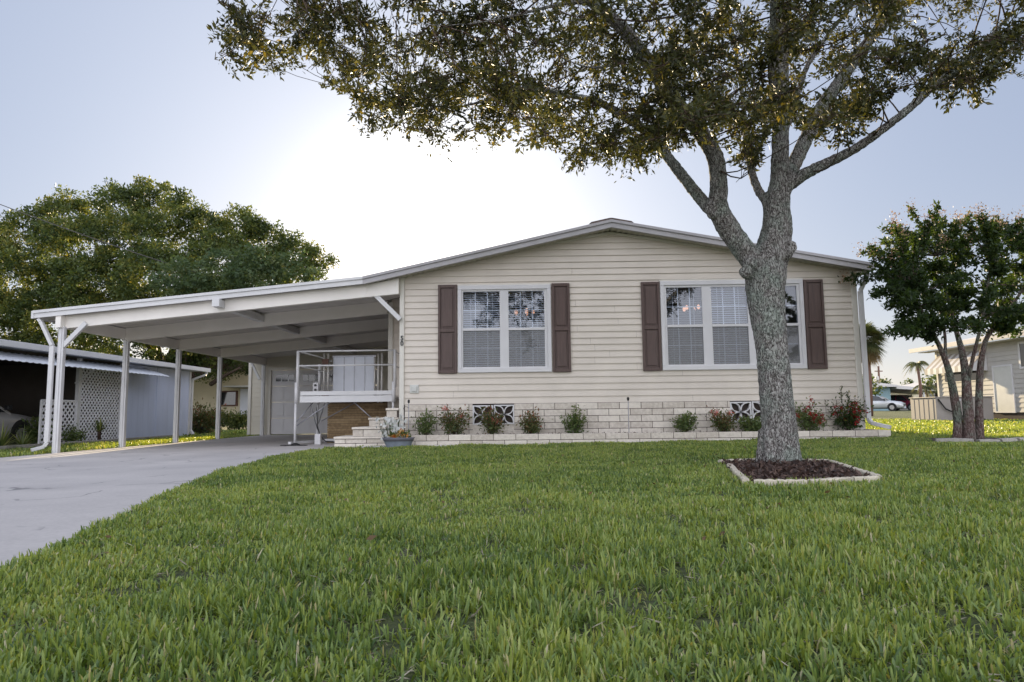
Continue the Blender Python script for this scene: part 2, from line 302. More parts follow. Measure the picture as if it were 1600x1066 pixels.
# ------------------------------------------------------------------ builders
ORG = {}
def tagp(o, label=None, cat=None, group=None, kind=None):
    if label: o['label'] = label
    if cat: o['category'] = cat
    if group: o['group'] = group
    if kind: o['kind'] = kind
    return o
def thing(name, label, cat, loc=(0, 0, 0), group=None):
    o = bpy.data.objects.new(name, None); COL.objects.link(o); o.location = loc; o.empty_display_size = .2
    tagp(o, label, cat, group); ORG[o.name] = Vector(loc); return o
def link(name, me, mat, parent=None, smooth=False, loc=None):
    o = bpy.data.objects.new(name, me); COL.objects.link(o)
    if mat is not None: me.materials.append(mat)
    if parent is not None: o.parent = parent; ORG[o.name] = ORG[parent.name]
    else:
        ORG[o.name] = Vector(loc or (0, 0, 0)); o.location = ORG[o.name]
    if smooth: me.polygons.foreach_set('use_smooth', [True]*len(me.polygons))
    return o
class MB:
    def __init__(s): s.v = []; s.f = []; s.t = []
    def add(s, vs, fs, tint=None):
        n = len(s.v); s.v += [tuple(v) for v in vs]; s.f += [tuple(i+n for i in f) for f in fs]
        if tint is None: tint = rnd.random()
        s.t += [tint]*len(vs); return s
    def box(s, x0, x1, y0, y1, z0, z1, tint=None):
        return s.add([(x0, y0, z0), (x1, y0, z0), (x1, y1, z0), (x0, y1, z0), (x0, y0, z1), (x1, y0, z1), (x1, y1, z1), (x0, y1, z1)],
              [(0, 3, 2, 1), (4, 5, 6, 7), (0, 1, 5, 4), (1, 2, 6, 5), (2, 3, 7, 6), (3, 0, 4, 7)], tint)
    def bar(s, a, b, w, h=None, up=(0, 0, 1)):
        a = Vector(a); b = Vector(b); h = h or w; d = (b-a).normalized(); u = Vector(up)
        r = d.cross(u)
        if r.length < 1e-3: r = d.cross(Vector((0, 1, 0)))
        r.normalize(); u = r.cross(d)
        vs = [p + r*sx*w/2 + u*sz*h/2 for p in (a, b) for sx, sz in ((-1, -1), (1, -1), (1, 1), (-1, 1))]
        return s.add(vs, [(0, 1, 2, 3), (7, 6, 5, 4), (0, 4, 5, 1), (1, 5, 6, 2), (2, 6, 7, 3), (3, 7, 4, 0)])
    def prism(s, pts, y0, y1):
        """polygon in x,z extruded along y"""
        n = len(pts); vs = [(x, y0, z) for x, z in pts] + [(x, y1, z) for x, z in pts]
        fs = [tuple(range(n)), tuple(range(2*n-1, n-1, -1))] + [(i, i+n, (i+1) % n+n, (i+1) % n) for i in range(n)]
        return s.add(vs, fs)
    def hprism(s, pts, z0, z1):
        n = len(pts); vs = [(x, y, z0) for x, y in pts] + [(x, y, z1) for x, y in pts]
        fs = [tuple(range(n-1, -1, -1)), tuple(range(n, 2*n))] + [(i, (i+1) % n, (i+1) % n+n, i+n) for i in range(n)]
        return s.add(vs, fs)
    def tube(s, pts, rad, n=8, cap=True):
        pts = [Vector(p) for p in pts]
        if not hasattr(rad, '__len__'): rad = [rad]*len(pts)
        base = len(s.v); ref = None; vs = []; fs = []
        for i, p in enumerate(pts):
            d = (pts[min(i+1, len(pts)-1)] - pts[max(i-1, 0)]).normalized()
            if ref is None:
                ref = d.cross(Vector((0, 1, 0)));
                if ref.length < .1: ref = d.cross(Vector((1, 0, 0)))
            ref = (ref - d*ref.dot(d)).normalized(); b2 = d.cross(ref)
            for k in range(n):
                a = 2*pi*k/n; vs.append(p + (ref*cos(a) + b2*sin(a))*rad[i])
        for i in range(len(pts)-1):
            for k in range(n):
                a = i*n+k; b = i*n+(k+1) % n; fs.append((a, b, b+n, a+n))
        if cap: fs.append(tuple(range(n-1, -1, -1))); fs.append(tuple(range((len(pts)-1)*n, len(pts)*n)))
        return s.add(vs, fs)
    def lathe(s, prof, c, n=20, sx=1, sy=1):
        vs = []; fs = []
        for r, z in prof:
            for k in range(n): a = 2*pi*k/n; vs.append((c[0]+r*cos(a)*sx, c[1]+r*sin(a)*sy, c[2]+z))
        for i in range(len(prof)-1):
            for k in range(n): fs.append((i*n+k, i*n+(k+1) % n, (i+1)*n+(k+1) % n, (i+1)*n+k))
        fs.append(tuple(range(n-1, -1, -1))); fs.append(tuple(range((len(prof)-1)*n, len(prof)*n)))
        return s.add(vs, fs)
    def build(s, name, mat, parent=None, smooth=False, bevel=0, loc=None, tint=False):
        me = bpy.data.meshes.new(name)
        o0 = ORG[parent.name] if parent is not None else Vector(loc or (0, 0, 0))
        me.from_pydata([(v[0]-o0.x, v[1]-o0.y, v[2]-o0.z) for v in s.v], [], s.f)
        if tint:
            at = me.attributes.new('tint', 'FLOAT', 'POINT'); at.data.foreach_set('value', s.t)
        o = link(name, me, mat, parent, smooth, loc)
        if bevel:
            b = o.modifiers.new('bevel', 'BEVEL'); b.width = bevel; b.segments = 2; b.limit_method = 'ANGLE'
        return o
def npmesh(name, V, nper, mat, parent=None, tint=None, faces=None, loc=None):
    """V: (n, nper, 3) array of small polygons, or with faces: list of index tuples inside each"""
    n = V.shape[0]; me = bpy.data.meshes.new(name)
    o0 = np.array(ORG[parent.name] if parent is not None else (loc or (0, 0, 0)))
    me.vertices.add(n*nper); me.vertices.foreach_set('co', (V-o0).reshape(-1).astype(np.float32))
    if faces is None: faces = [tuple(range(nper))]
    lens = [len(f) for f in faces]; per = sum(lens)
    idx = (np.concatenate([np.array(f) for f in faces])[None, :] + (np.arange(n)*nper)[:, None]).reshape(-1)
    me.loops.add(n*per); me.loops.foreach_set('vertex_index', idx.astype(np.int32))
    tot = np.tile(np.array(lens), n); st = np.concatenate([[0], np.cumsum(tot)[:-1]])
    me.polygons.add(n*len(faces)); me.polygons.foreach_set('loop_start', st.astype(np.int32)); me.polygons.foreach_set('loop_total', tot.astype(np.int32))
    me.update(calc_edges=True)
    if tint is not None:
        at = me.attributes.new('tint', 'FLOAT', 'POINT'); at.data.foreach_set('value', np.repeat(tint, nper).astype(np.float32))
    return link(name, me, mat, parent, False, loc)
def unit(a): return a/np.maximum(np.linalg.norm(a, axis=-1, keepdims=True), 1e-9)
def leaves(c, d, size, asp=.42, jit=.3, fold=.2):
    """leaf quads at points c pointing along d"""
    n = len(c); d = unit(d + rng.normal(0, .35, (n, 3)))
    s = unit(np.cross(d, rng.normal(0, 1, (n, 3)))); nn = np.cross(s, d)
    L_ = (size*(1+jit*rng.normal(0, 1, n)).clip(.4, 1.8))[:, None]
    w = L_*asp*.5
    return np.stack([c, c+d*L_*.45+s*w+nn*w*fold, c+d*L_, c+d*L_*.45-s*w+nn*w*fold], 1)
def gz(x, y=0):
    x = np.asarray(x, float); y = np.asarray(y, float)
    z = .0085*(np.clip(x, -14, 6)-6)
    f = np.clip((y-38)/24, 0, 1); return z + .32*f*f*(3-2*f)
def g1z(x, y=0): return float(gz(x, y))

# lap siding; mapping mp(u, n, z) puts it on a wall
def siding(mb, ur, z0, z1, mp, expo=.123, holes=(), dep=.020, flip=False):
    z = z0
    while z < z1-1e-4:
        zt = min(z+expo, z1); zc = (z+zt)/2
        a0, b0 = ur(z); a1, b1 = ur(zt)
        if b0 <= a0: break
        if b1 < a1: a1 = b1 = (a0+b0)/2
        segs = [(a0, b0, a1, b1)]
        for h0, h1, hz0, hz1 in holes:
            if hz0 < zc < hz1:
                ns = []
                for s_ in segs:
                    if s_[1] <= h0 or s_[0] >= h1: ns.append(s_); continue
                    if s_[0] < h0: ns.append((s_[0], h0, s_[2], h0))
                    if s_[1] > h1: ns.append((h1, s_[1], h1, s_[3]))
                segs = ns
        if expo < .13:
            n2 = []
            for s_ in segs:
                if s_[1]-s_[0] > 1.8 and abs(s_[0]-s_[2]) < .01 and rnd.random() < .75:
                    c_ = rnd.uniform(s_[0]+.5, s_[1]-.5); n2 += [(s_[0], c_-.0015, s_[2], c_-.0015), (c_+.0015, s_[1], c_+.0015, s_[3])]
                else: n2.append(s_)
            segs = n2
        for (p0, p1, q0, q1) in segs:
            vs = [mp(p0, dep, z), mp(p1, dep, z), mp(p1, dep*.75, z+(zt-z)*.3), mp(p0, dep*.75, z+(zt-z)*.3), mp(q1, .001, zt), mp(q0, .001, zt), mp(p0, -.01, z), mp(p1, -.01, z)]
            fs = [(0, 1, 2, 3), (3, 2, 4, 5), (6, 7, 1, 0)]
            if flip: fs = [tuple(reversed(f)) for f in fs]
            mb.add(vs, fs)
        z = zt
def wallmap_front(Y): return lambda u, n, z: (u, Y-n, z)
def wallmap_left(X): return lambda u, n, z: (X-n, u, z)    # faces -x
def wallmap_right(X): return lambda u, n, z: (X+n, u, z)

def blocks(mb, back, x0, x1, z0, z1, Y, rows, bl=.406, gap=.009, depth=.10, holes=(), off=0):
    """slump block courses facing -y; mortar backing goes in back"""
    zs = [z0 + (z1-z0)*i/rows for i in range(rows+1)]
    for r in range(rows):
        x = x0 - (bl/2 if (r+off) % 2 else 0)
        while x < x1:
            a, b = max(x, x0)+gap/2, min(x+bl, x1)-gap/2; x += bl
            if b-a < .03: continue
            zc = (zs[r]+zs[r+1])/2; segs = [(a, b)]
            for h0, h1, hz0, hz1 in holes:
                if hz0 < zc < hz1:
                    ns = []
                    for p, q in segs:
                        if q <= h0 or p >= h1: ns.append((p, q)); continue
                        if p < h0: ns.append((p, h0))
                        if q > h1: ns.append((h1, q))
                    segs = ns
            for p, q in segs:
                j = rnd.uniform(-.004, .004); mb.box(p, q, Y+j, Y+depth, zs[r]+gap/2, zs[r+1]-gap/2)
    if back is not None: pass

def copytree(o, parent=None):
    c = o.copy(); COL.objects.link(c)
    if parent is not None: c.parent = parent
    for ch in list(o.children): copytree(ch, c)
    return c
# ------------------------------------------------------------------ ground
def grid(name, xs, ys, zoff, mat):
    X, Y = np.meshgrid(xs, ys); Z = gz(X, Y)+zoff
    V = np.stack([X, Y, Z], -1).reshape(-1, 3); nx, ny = len(xs), len(ys)
    F = [(j*nx+i, j*nx+i+1, (j+1)*nx+i+1, (j+1)*nx+i) for j in range(ny-1) for i in range(nx-1)]
    me = bpy.data.meshes.new(name); me.from_pydata(V.tolist(), [], F); return link(name, me, mat)
xs = [-600, -200, -80, -40, -14, -10, -6, -2, 2, 6, 20, 40, 60, 100, 300, 700]
ys = [-300, -60, -10, 0, 10, 20, 30, 38, 42, 46, 50, 54, 58, 62, 80, 150, 400, 1200]
tagp(grid('ground', xs, ys, 0, M['turf']), kind='structure')
EDGE = [(-1.9, -8), (-1.92, 0), (-1.97, 1.8), (-2.04, 2.72), (-2.16, 3.17), (-2.36, 3.83), (-2.64, 4.82), (-3.07, 6.39), (-3.39, 7.97), (-3.67, 9.94), (-3.74, 11.57), (-3.53, 12.5), (-3.05, 12.82), (-2.5, 12.95)]
XL = -8.85
poly = [(XL-.0, -8)] + EDGE + [(-2.3, 13.3), (-2.3, 23.4), (XL-.5, 23.4), (XL, 20)]
mb = MB(); n = len(poly)
mb.add([(x, y, g1z(x)+.004) for x, y in poly], [tuple(range(n))])
me_ = mb.build('driveway', M['concrete']); tagp(me_, kind='structure')

# ------------------------------------------------------------------ main house
YW = 13.15; XLw, XRw = -2.30, 6.33; YB = 26.0; RX, RZ = 1.69, 3.99; SL = .168
house = thing('mobile_home', 'cream lap-sided single-storey home with brown shutters and a low gable roof', 'house', (2, YW, 0))
def topz(u): return RZ-SL*abs(u-RX)
def ur_front(z):
    h = (RZ-z)/SL; return (max(XLw, RX-h), min(XRw, RX+h))
WIN = [(-1.265, .52, 1.30, 2.98), (2.615, 5.33, 1.30, 3.01)]
mb = MB(); siding(mb, ur_front, .71, RZ, wallmap_front(YW), holes=[(a+.05, b-.05, c+.05, d-.05) for a, b, c, d in WIN])
mb.build('wall', M['siding'], house)
mb = MB()
siding(mb, lambda z: (YW, YB), .1, 3.2, wallmap_right(XRw), flip=True)
mb.build('side_wall', M['siding'], house); mb = MB()
siding(mb, lambda z: (15.1, YB), .1, 2.95, wallmap_left(-2.95))
siding(mb, lambda z: (YW, 15.1), .71, 3.25, wallmap_left(XLw-.002))
siding(mb, lambda z: (-2.93, -2.32), .2, 3.1, wallmap_front(15.1))
mb.build('wall', M['siding'], house)
mb = MB(); mb.box(-2.93, XRw-.02, YB-.1, YB, 0, 3.2); mb.prism([(-2.93, 3.2), (XRw-.02, 3.2), (RX, 3.98)], YB-.1, YB); mb.build('rear_wall', M['siding'], house)
# corner posts
mb = MB(); mb.box(XLw-.085, XLw+.005, YW-.045, YW+.07, -.07, 3.2); mb.build('corner_post', M['trimcream'], house, bevel=.006)
mb = MB(); mb.box(XRw-.085, XRw+.02, YW-.035, YW+.09, .15, 3.17); mb.build('corner_post', M['trimcream'], house, bevel=.006)
mb = MB(); mb.box(-2.99, -2.885, 15.055, 15.2, .0, 3.0); mb.build('corner_post', M['trimcream'], house, bevel=.006)
# block skirting with mortar
VENT = [(-.99, -.205, .315, .68), (3.85, 4.65, .31, .69)]
mb = MB(); blocks(mb, None, XLw+.02, XRw-.005, -.02, .708, YW-.035, 6, holes=[(a, b, c-.02, d+.2) for a, b, c, d in VENT], off=1)
mb.build('block_skirting', M['block'], house, bevel=.005, tint=True)
mb = MB()
xs_ = [XLw+.01, VENT[0][0], VENT[0][1], VENT[1][0], VENT[1][1], XRw-.01]
for a, b in ((0, 1), (2, 3), (4, 5)): mb.box(xs_[a], xs_[b], YW-.027, YW+.06, -.1, .71)
for v in VENT: mb.box(v[0], v[1], YW-.027, YW+.06, -.1, v[2]-.0); mb.box(v[0], v[1], YW+.058, YW+.07, v[2], .712)
mb.build('mortar', M['mortar'], house)
for v in VENT:
    mb = MB(); blocks(mb, None, v[0], v[1], .05, .305, YW-.035, 2, off=1); mb.build('block_skirting', M['block'], house, bevel=.005, tint=True)
# decorative petal vent blocks
def petal_vent(x0, z0, w, h):
    mb = MB(); f = .022; y0, y1 = YW-.05, YW+.03
    mb.box(x0, x0+f, y0, y1, z0, z0+h); mb.box(x0+w-f, x0+w, y0, y1, z0, z0+h); mb.box(x0+f, x0+w-f, y0, y1, z0, z0+f); mb.box(x0+f, x0+w-f, y0, y1, z0+h-f, z0+h)
    cx, cz = x0+w/2, z0+h/2
    for sx in (-1, 1):
        for sz in (-1, 1):
            ex, ez = cx+sx*(w/2-f*.6), cz+sz*(h/2-f*.6)
            dx, dz = ex-cx, ez-cz; nx, nz = -dz, dx
            for side in (-1, 1):
                pts = []
                for i in range(9):
                    t = i/8; k = sin(pi*t)*.27*side
                    pts.append((cx+dx*t+nx*k, cz+dz*t+nz*k))
                for (a, b) in zip(pts[:-1], pts[1:]): mb.bar((a[0], (y0+y1)/2+.002, a[1]), (b[0], (y0+y1)/2+.002, b[1]), y1-y0-.004, .019, up=(b[1]-a[1], 0, -(b[0]-a[0])))
    mb.box(cx-.014, cx+.014, y0+.004, y1-.004, cz-.014, cz+.014)
    mb.build('vent_block', M['trim'], house)
for v in VENT:
    w = (v[1]-v[0])/2
    petal_vent(v[0], v[2], w-.008, v[3]-v[2]); petal_vent(v[0]+w+.008, v[2]+.006, w-.008, v[3]-v[2])
# roof slabs, fascia, soffit
YF = 12.85
Lb, Rb, RT = (-3.04, 3.135), (6.53, 3.25), (1.685, 4.16)
def roofline(dz): return [(Lb[0], Lb[1]+dz), (RT[0], RT[1]+dz), (Rb[0], Rb[1]+dz)]
mb = MB(); a, b, c = roofline(.0); t_ = .02
mb.prism([(a[0], a[1]-.1), (b[0], b[1]-.1), (c[0]-.02, c[1]-.1), (c[0]-.02, c[1]+.004), (b[0], b[1]+.012), (a[0], a[1]+.004)], YF+.03, YB+.3)
mb.build('roof', M['shingle'], house)
mb = MB(); mb.prism([(RT[0]-.42, RT[1]-.075), (RT[0]+.42, RT[1]-.065), (RT[0]+.38, RT[1]-.035), (RT[0]+.02, RT[1]+.035), (RT[0]-.03, RT[1]+.035), (RT[0]-.38, RT[1]-.04)], YF-.01, YB+.3)
mb.build('ridge_cap', M['shingle'], house)
mb = MB()
def strip(mb, p, q, h0, h1, y0, y1):
    mb.prism([(p[0], p[1]-h1), (q[0], q[1]-h1), (q[0], q[1]-h0), (p[0], p[1]-h0)], y0, y1)
for p, q in ((a, b), (b, c)):
    strip(mb, p, q, 0, .055, YF-.035, YF+.05); strip(mb, p, q, .055, .15, YF-.012, YF+.05)
mb.build('gable_fascia', M['fascia'], house, bevel=.004)
mb = MB()
for p, q in ((a, b), (b, c)): strip(mb, (p[0], p[1]-.12), (q[0], q[1]-.12), 0, .012, YF+.05, YW+.005)
# soffit ribs
for p, q in ((a, b), (b, c)):
    n_ = 46
    for i in range(n_):
        t = (i+.5)/n_; x = p[0]+(q[0]-p[0])*t; z = p[1]+(q[1]-p[1])*t-.136
        mb.box(x-.028, x+.028, YF+.055, YW-.002, z-.008, z)
mb.build('soffit', M['soffit'], house)
mb = MB(); mb.box(Rb[0]-.28, Rb[0]-.03, YF+.05, YB, 3.08, 3.10); mb.build('eave_soffit', M['soffit'], house)
mb = MB(); mb.box(Rb[0]-.03, Rb[0]+.06, YF-.03, YB, 3.11, 3.235); mb.build('gutter', M['fascia'], house, bevel=.01)
mb = MB(); strip(mb, (RX-4.0, topz(RX-4.0)+.01), (RX, RZ+.01), 0, .05, YW-.035, YW-.002); strip(mb, (RX, RZ+.01), (XRw, topz(XRw)+.01), 0, .05, YW-.035, YW-.002)
mb.build('gable_trim', M['trimcream'], house)
# downspout on right corner
mb = MB()
pts = [(6.47, 12.95, 3.12), (6.47, 12.95, 3.0), (6.37, 13.03, 2.75), (6.37, 13.03, .35), (6.40, 12.99, .27), (6.62, 12.75, .19)]
for p, q in zip(pts[:-1], pts[1:]): mb.bar(p, q, .085, .065)
mb.build('downspout', M['trim'], house, bevel=.008)
# windows
def window(x0, x1, z0, z1, panes, zr, blinds, ztop, zbot):
    c = .072; y0 = YW-.05
    mb = MB(); mb.box(x0, x1, y0, YW+.02, z1-c*1.15, z1); mb.box(x0, x1, y0, YW+.02, z0, z0+c*1.2)
    mb.box(x0, x0+c, y0, YW+.02, z0+c*1.2, z1-c*1.15); mb.box(x1-c, x1, y0, YW+.02, z0+c*1.2, z1-c*1.15)
    w = mb.build('window', M['trim'], house, bevel=.006)
    mb = MB(); ed = [x0+c] + [v for p in panes for v in p] + [x1-c]; yf = YW-.028
    for i in range(0, len(ed), 2): mb.box(ed[i], ed[i+1], yf, YW+.05, z0+c*1.2, z1-c*1.15)
    for a, b in panes:
        mb.box(a, b, yf, YW+.05, ztop, z1-c*1.15); mb.box(a, b, yf, YW+.05, z0+c*1.2, zbot); mb.box(a, b, yf-.01, YW+.05, zr-.028, zr+.022)
    mb.build('frame', M['trim'], w, bevel=.003)
    gl = MB(); 
    for a, b in panes: gl.add([(a, YW-.002, zr+.02), (b, YW-.002, zr+.02), (b, YW-.002, ztop), (a, YW-.002, ztop)], [(0, 1, 2, 3)])
    for a, b in panes: gl.add([(a, YW+.006, zbot), (b, YW+.006, zbot), (b, YW+.006, zr), (a, YW+.006, zr)], [(0, 1, 2, 3)])
    gl.build('pane', M['glass'], w)
    sc = MB()
    for a, b in panes: sc.add([(a, YW-.02, zbot), (b, YW-.02, zbot), (b, YW-.02, zr-.02), (a, YW-.02, zr-.02)], [(0, 1, 2, 3)])
    sc.build('insect_screen', M['screen'], w)
    mu = MB()
    for a, b in panes:
        for k in (1, 2): mu.box(a+(b-a)*k/3-.009, a+(b-a)*k/3+.009, YW+.012, YW+.018, zbot, ztop)
        for zz in ((zr+ztop)/2, (zr+zbot)/2): mu.box(a, b, YW+.0105, YW+.0195, zz-.009, zz+.009)
    mu.build('grille', M['grille'], w)
    for (a, b), bl in zip(panes, blinds):
        if not bl: continue
        bm = MB(); z = z0+.1; 
        while z < z1-.07:
            tl = bl; bm.add([(a-.04, YW+.075, z-tl), (b+.04, YW+.075, z-tl), (b+.04, YW+.115, z+tl), (a-.04, YW+.115, z+tl)], [(0, 1, 2, 3)]); z += .043
        for u in (.2, .8): bm.box(a+(b-a)*u-.003, a+(b-a)*u+.003, YW+.07, YW+.073, z0+.1, z1-.06)
        bm.build('blind', M['blind'], w)
window(-1.265, .52, 1.30, 2.98, [(-1.165, -.462), (-.292, .395)], 2.13, (.012, .010), 2.862, 1.405)
window(2.615, 5.33, 1.30, 3.01, [(2.73, 3.405), (3.585, 4.265), (4.45, 5.21)], 2.145, (.005, .011, 0), 2.885, 1.405)
# panelled shutters
def shutter(x0, x1, z0, z1):
    mb = MB(); y0, y1 = YW-.055, YW-.012; s = .045; zm = (z0+z1)/2-.03
    mb.box(x0, x0+s, y0, y1, z0, z1); mb.box(x1-s, x1, y0, y1, z0, z1)
    for a, b in ((z0, z0+.07), (zm-.035, zm+.035), (z1-.06, z1)): mb.box(x0+s, x1-s, y0, y1, a, b)
    mb.box(x0+s, x1-s, y0+.022, y1, z0+.07, zm-.035); mb.box(x0+s, x1-s, y0+.022, y1, zm+.035, z1-.06)
    for a, b in ((z0+.07, zm-.035), (zm+.035, z1-.06)): mb.box(x0+s+.035, x1-s-.035, y0+.006, y0+.024, a+.035, b-.035)
    mb.build('shutter', M['shutter'], house, bevel=.006)
for a, b in ((-1.645, -1.285), (.54, .885), (2.25, 2.60), (5.345, 5.71)): shutter(a, b, 1.29, 3.0)
# siding j-trim above windows, utility box, numbers
for v in WIN:
    mb = MB(); mb.box(v[0]-.01, v[1]+.01, YW-.03, YW, v[3]+.002, v[3]+.03); mb.build('window_header_trim', M['trimcream'], house)

mb = MB(); mb.box(-2.185, -2.015, YW-.03, YW, .925, 1.085); o = mb.build('meter_box', M['meter'], house, bevel=.006)
mb = MB(); mb.box(-2.15, -2.05, YW-.05, YW-.03, .955, 1.055); mb.build('cover', M['meter'], o, bevel=.008)
for ch, z in (('5', 1.935), ('0', 1.835)):
    cu = bpy.data.curves.new('digit', 'FONT'); cu.body = ch; cu.size = .125; cu.extrude = .006; cu.offset = .003; cu.align_x = 'CENTER'
    to = bpy.data.objects.new('tmp', cu); COL.objects.link(to); bpy.context.view_layer.update()
    me = bpy.data.meshes.new_from_object(to.evaluated_get(bpy.context.evaluated_depsgraph_get())); bpy.data.objects.remove(to)
    me.transform(Matrix.Translation((-2.335, YW-.053, z)) @ Matrix.Rotation(pi/2, 4, 'X')); me.transform(Matrix.Translation(-ORG[house.name]))
    link('house_number', me, M['blackplastic'], house)
# interior: back wall of the front rooms keeps the panes dark
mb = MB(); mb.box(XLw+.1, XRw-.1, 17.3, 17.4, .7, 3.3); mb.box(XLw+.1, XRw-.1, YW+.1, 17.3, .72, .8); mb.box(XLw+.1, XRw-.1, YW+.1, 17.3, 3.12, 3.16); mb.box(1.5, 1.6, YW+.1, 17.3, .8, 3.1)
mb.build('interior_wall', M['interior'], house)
def chandelier(x, y, z, label):
    t = thing('chandelier', label, 'ceiling lamp', (x, y, z-.15))
    mb = MB(); mb.tube([(x, y, 3.12), (x, y, z)], .01, 6); mb.lathe([(.03, -.06), (.05, 0), (.02, .05)], (x, y, z), 8)
    for k in range(5):
        a = 2*pi*k/5; mb.tube([(x, y, z-.03), (x+.12*cos(a), y+.12*sin(a), z-.06), (x+.2*cos(a), y+.2*sin(a), z)], .008, 5)
    mb.build('arm', M['rim'], t)
    for k in range(5):
        a = 2*pi*k/5; mb = MB(); mb.lathe([(.012, 0), (.035, .03), (.03, .07), (.008, .1)], (x+.2*cos(a), y+.2*sin(a), z), 8); mb.build('bulb', M['bulb'], t, True)
chandelier(3.55, 14.4, 2.62, 'lit warm chandelier inside the right-hand triple window')
chandelier(.0, 14.6, 2.62, 'lit chandelier glowing dimly inside the left double window')

# raised planter
pl = thing('raised_planter', 'low two-course block planter running along the front of the cream home', 'planter', (2, 12.7, 0))
mb = MB(); blocks(mb, None, -2.22, 6.60, -.075, .15, 12.70, 2, depth=.09, bl=.409, off=1); mb.box(6.51, 6.60, 12.80, 13.6, -.075, .145); mb.build('block_wall', M['block'], pl, bevel=.005, tint=True)
mb = MB(); mb.box(-2.21, 6.50, 12.708, 12.785, -.1, .143); mb.build('mortar', M['mortar'], pl)
mb = MB(); n_ = 160
V = []
mb = MB()
for j, (y, zz) in enumerate([(12.785, .095), (12.88, .115), (13.0, .12), (13.13, .12)]):
    for i in range(n_+1):
        V.append((-2.2+8.7*i/n_, y, zz+rnd.uniform(-.012, .012)))
mb.add(V, [(j*(n_+1)+i, j*(n_+1)+i+1, (j+1)*(n_+1)+i+1, (j+1)*(n_+1)+i) for j in range(3) for i in range(n_)])
mb.build('soil', M['soil'], pl)
pts_ = np.stack([rng.uniform(-2.15, 6.45, 2600), rng.uniform(12.79, 13.1, 2600), rng.uniform(.12, .14, 2600)], 1)
V = leaves(pts_, rng.normal(0, 1, (2600, 3))*[1, 1, .3], .035, .35)
npmesh('mulch', V, 4, M['mulch'], pl, rng.uniform(0, 1, 2600))

# shrubs in the planter
def shrub(name, label, x, w, h, leafm, fl=None, nf=0, y=12.93, z0=.12, group=None, leaf=.048, dens=1.0):
    if group: w *= 1.22*rnd.uniform(.92, 1.1); h *= rnd.uniform(1.03, 1.18)
    t = thing(name, label, 'shrub', (x, y, z0), group)
    mb = MB(); tips = []
    for k in range(16):
        a = rnd.uniform(0, 2*pi); r = w/2*sqrt(rnd.random())*.85; hh = h*rnd.uniform(.55, 1.05)*(1-.35*(r/(w/2))**2)
        p0 = Vector((x+.02*cos(a), y+.02*sin(a), z0)); p1 = Vector((x+r*.6*cos(a), y+r*.5*sin(a)*.7, z0+hh*.5)); p2 = Vector((x+r*cos(a), y+r*sin(a)*.7, z0+hh))
        mb.tube([p0, p1, p2], [.006, .004, .002], 5); tips.append((p0, p1, p2))
    mb.build('stem', M['farbark'], t)
    C = []; D = []
    for p0, p1, p2 in tips:
        nn_ = int(75*dens)
        tt = rng.uniform(.25, 1, nn_)[:, None]
        q = (1-tt)**2*np.array(p0)+2*tt*(1-tt)*np.array(p1)+tt**2*np.array(p2)
        q = q+rng.normal(0, .035, q.shape)*[1.2, 1, 1]*(w/.42); C.append(q); D.append(q-np.array([x, y, z0+h*.35])+rng.normal(0, .1, q.shape))
    C = np.concatenate(C); D = np.concatenate(D); C[:, 2] = np.clip(C[:, 2], z0+.01, None)
    tint = np.clip(rng.beta(2, 2.4, len(C))+(C[:, 2]-z0)/h*.3-.1, 0, 1)
    npmesh('foliage', leaves(C, D, leaf, .45), 4, leafm, t, tint)
    if nf:
        C = []; 
        for k in range(nf):
            p0, p1, p2 = rnd.choice(tips); c = np.array(p1.lerp(p2, rnd.uniform(.4, 1.05)))+rng.normal(0, .03, 3); c[1] -= rnd.uniform(0, .1)
            C.append(c+rng.normal(0, .022, (34, 3)))
        C = np.concatenate(C); npmesh('blossom', leaves(C, rng.normal(0, 1, C.shape), .026, .8), 4, fl, t, rng.uniform(0, 1, len(C)))
    return t
SG = 'shrubs planted along the front planter'
shrub('planter_shrub', 'sparse green shrub nearest the white downspout corner at the left end of the planter', -1.85, .46, .44, M['ixorag'], group=SG, dens=.6)
shrub('planter_shrub', 'reddish-green shrub with pink top blossoms left of the left petal vent', -1.29, .46, .53, M['ixora'], M['pinkflower'], 3, group=SG)
shrub('planter_shrub', 'rust-red leaved shrub growing in front of the left petal vent', -.63, .42, .49, M['ixora'], M['pinkflower'], 2, group=SG)
shrub('planter_shrub', 'reddish-green shrub just right of the left petal vent', .12, .46, .42, M['ixora'], group=SG)
shrub('planter_shrub', 'rounded green shrub below the gap between the two windows, no flowers', .92, .44, .46, M['ixorag'], group=SG)
shrub('planter_shrub', 'small rounded green shrub below the left shutter of the triple window', 2.95, .36, .42, M['ixorag'], group=SG)
shrub('planter_shrub', 'red-tipped shrub left of the right petal vent', 3.65, .52, .46, M['ixora'], M['pinkflower'], 6, group=SG)
shrub('planter_shrub', 'green shrub half hidden behind the trunk of the oak', 4.2, .42, .32, M['ixorag'], group=SG)
shrub('planter_shrub', 'red-flowering shrub just right of the oak trunk', 5.2, .58, .50, M['ixorag'], M['redflower'], 15, group=SG)
sh = shrub('planter_shrub', 'tall dark green shrub covered in red flowers at the right end of the planter', 5.93, .58, .56, M['crapeleaf'], M['redflower'], 20, group=SG, leaf=.055)
mb = MB()
for dx, hh in ((-.08, .28), (.02, .2)): mb.tube([(5.93+dx, 12.9, .5), (5.93+dx*1.2, 12.9, .62+hh)], .004, 5)
mb.build('stem', M['farbark'], sh)
C = np.concatenate([np.array([5.93-.09, 12.9, .64])+rng.normal(0, 1, (50, 3))*[.022, .022, .07]+[0, 0, .14], np.array([5.96, 12.9, .62])+rng.normal(0, 1, (40, 3))*[.02, .02, .06]+[0, 0, .1]])
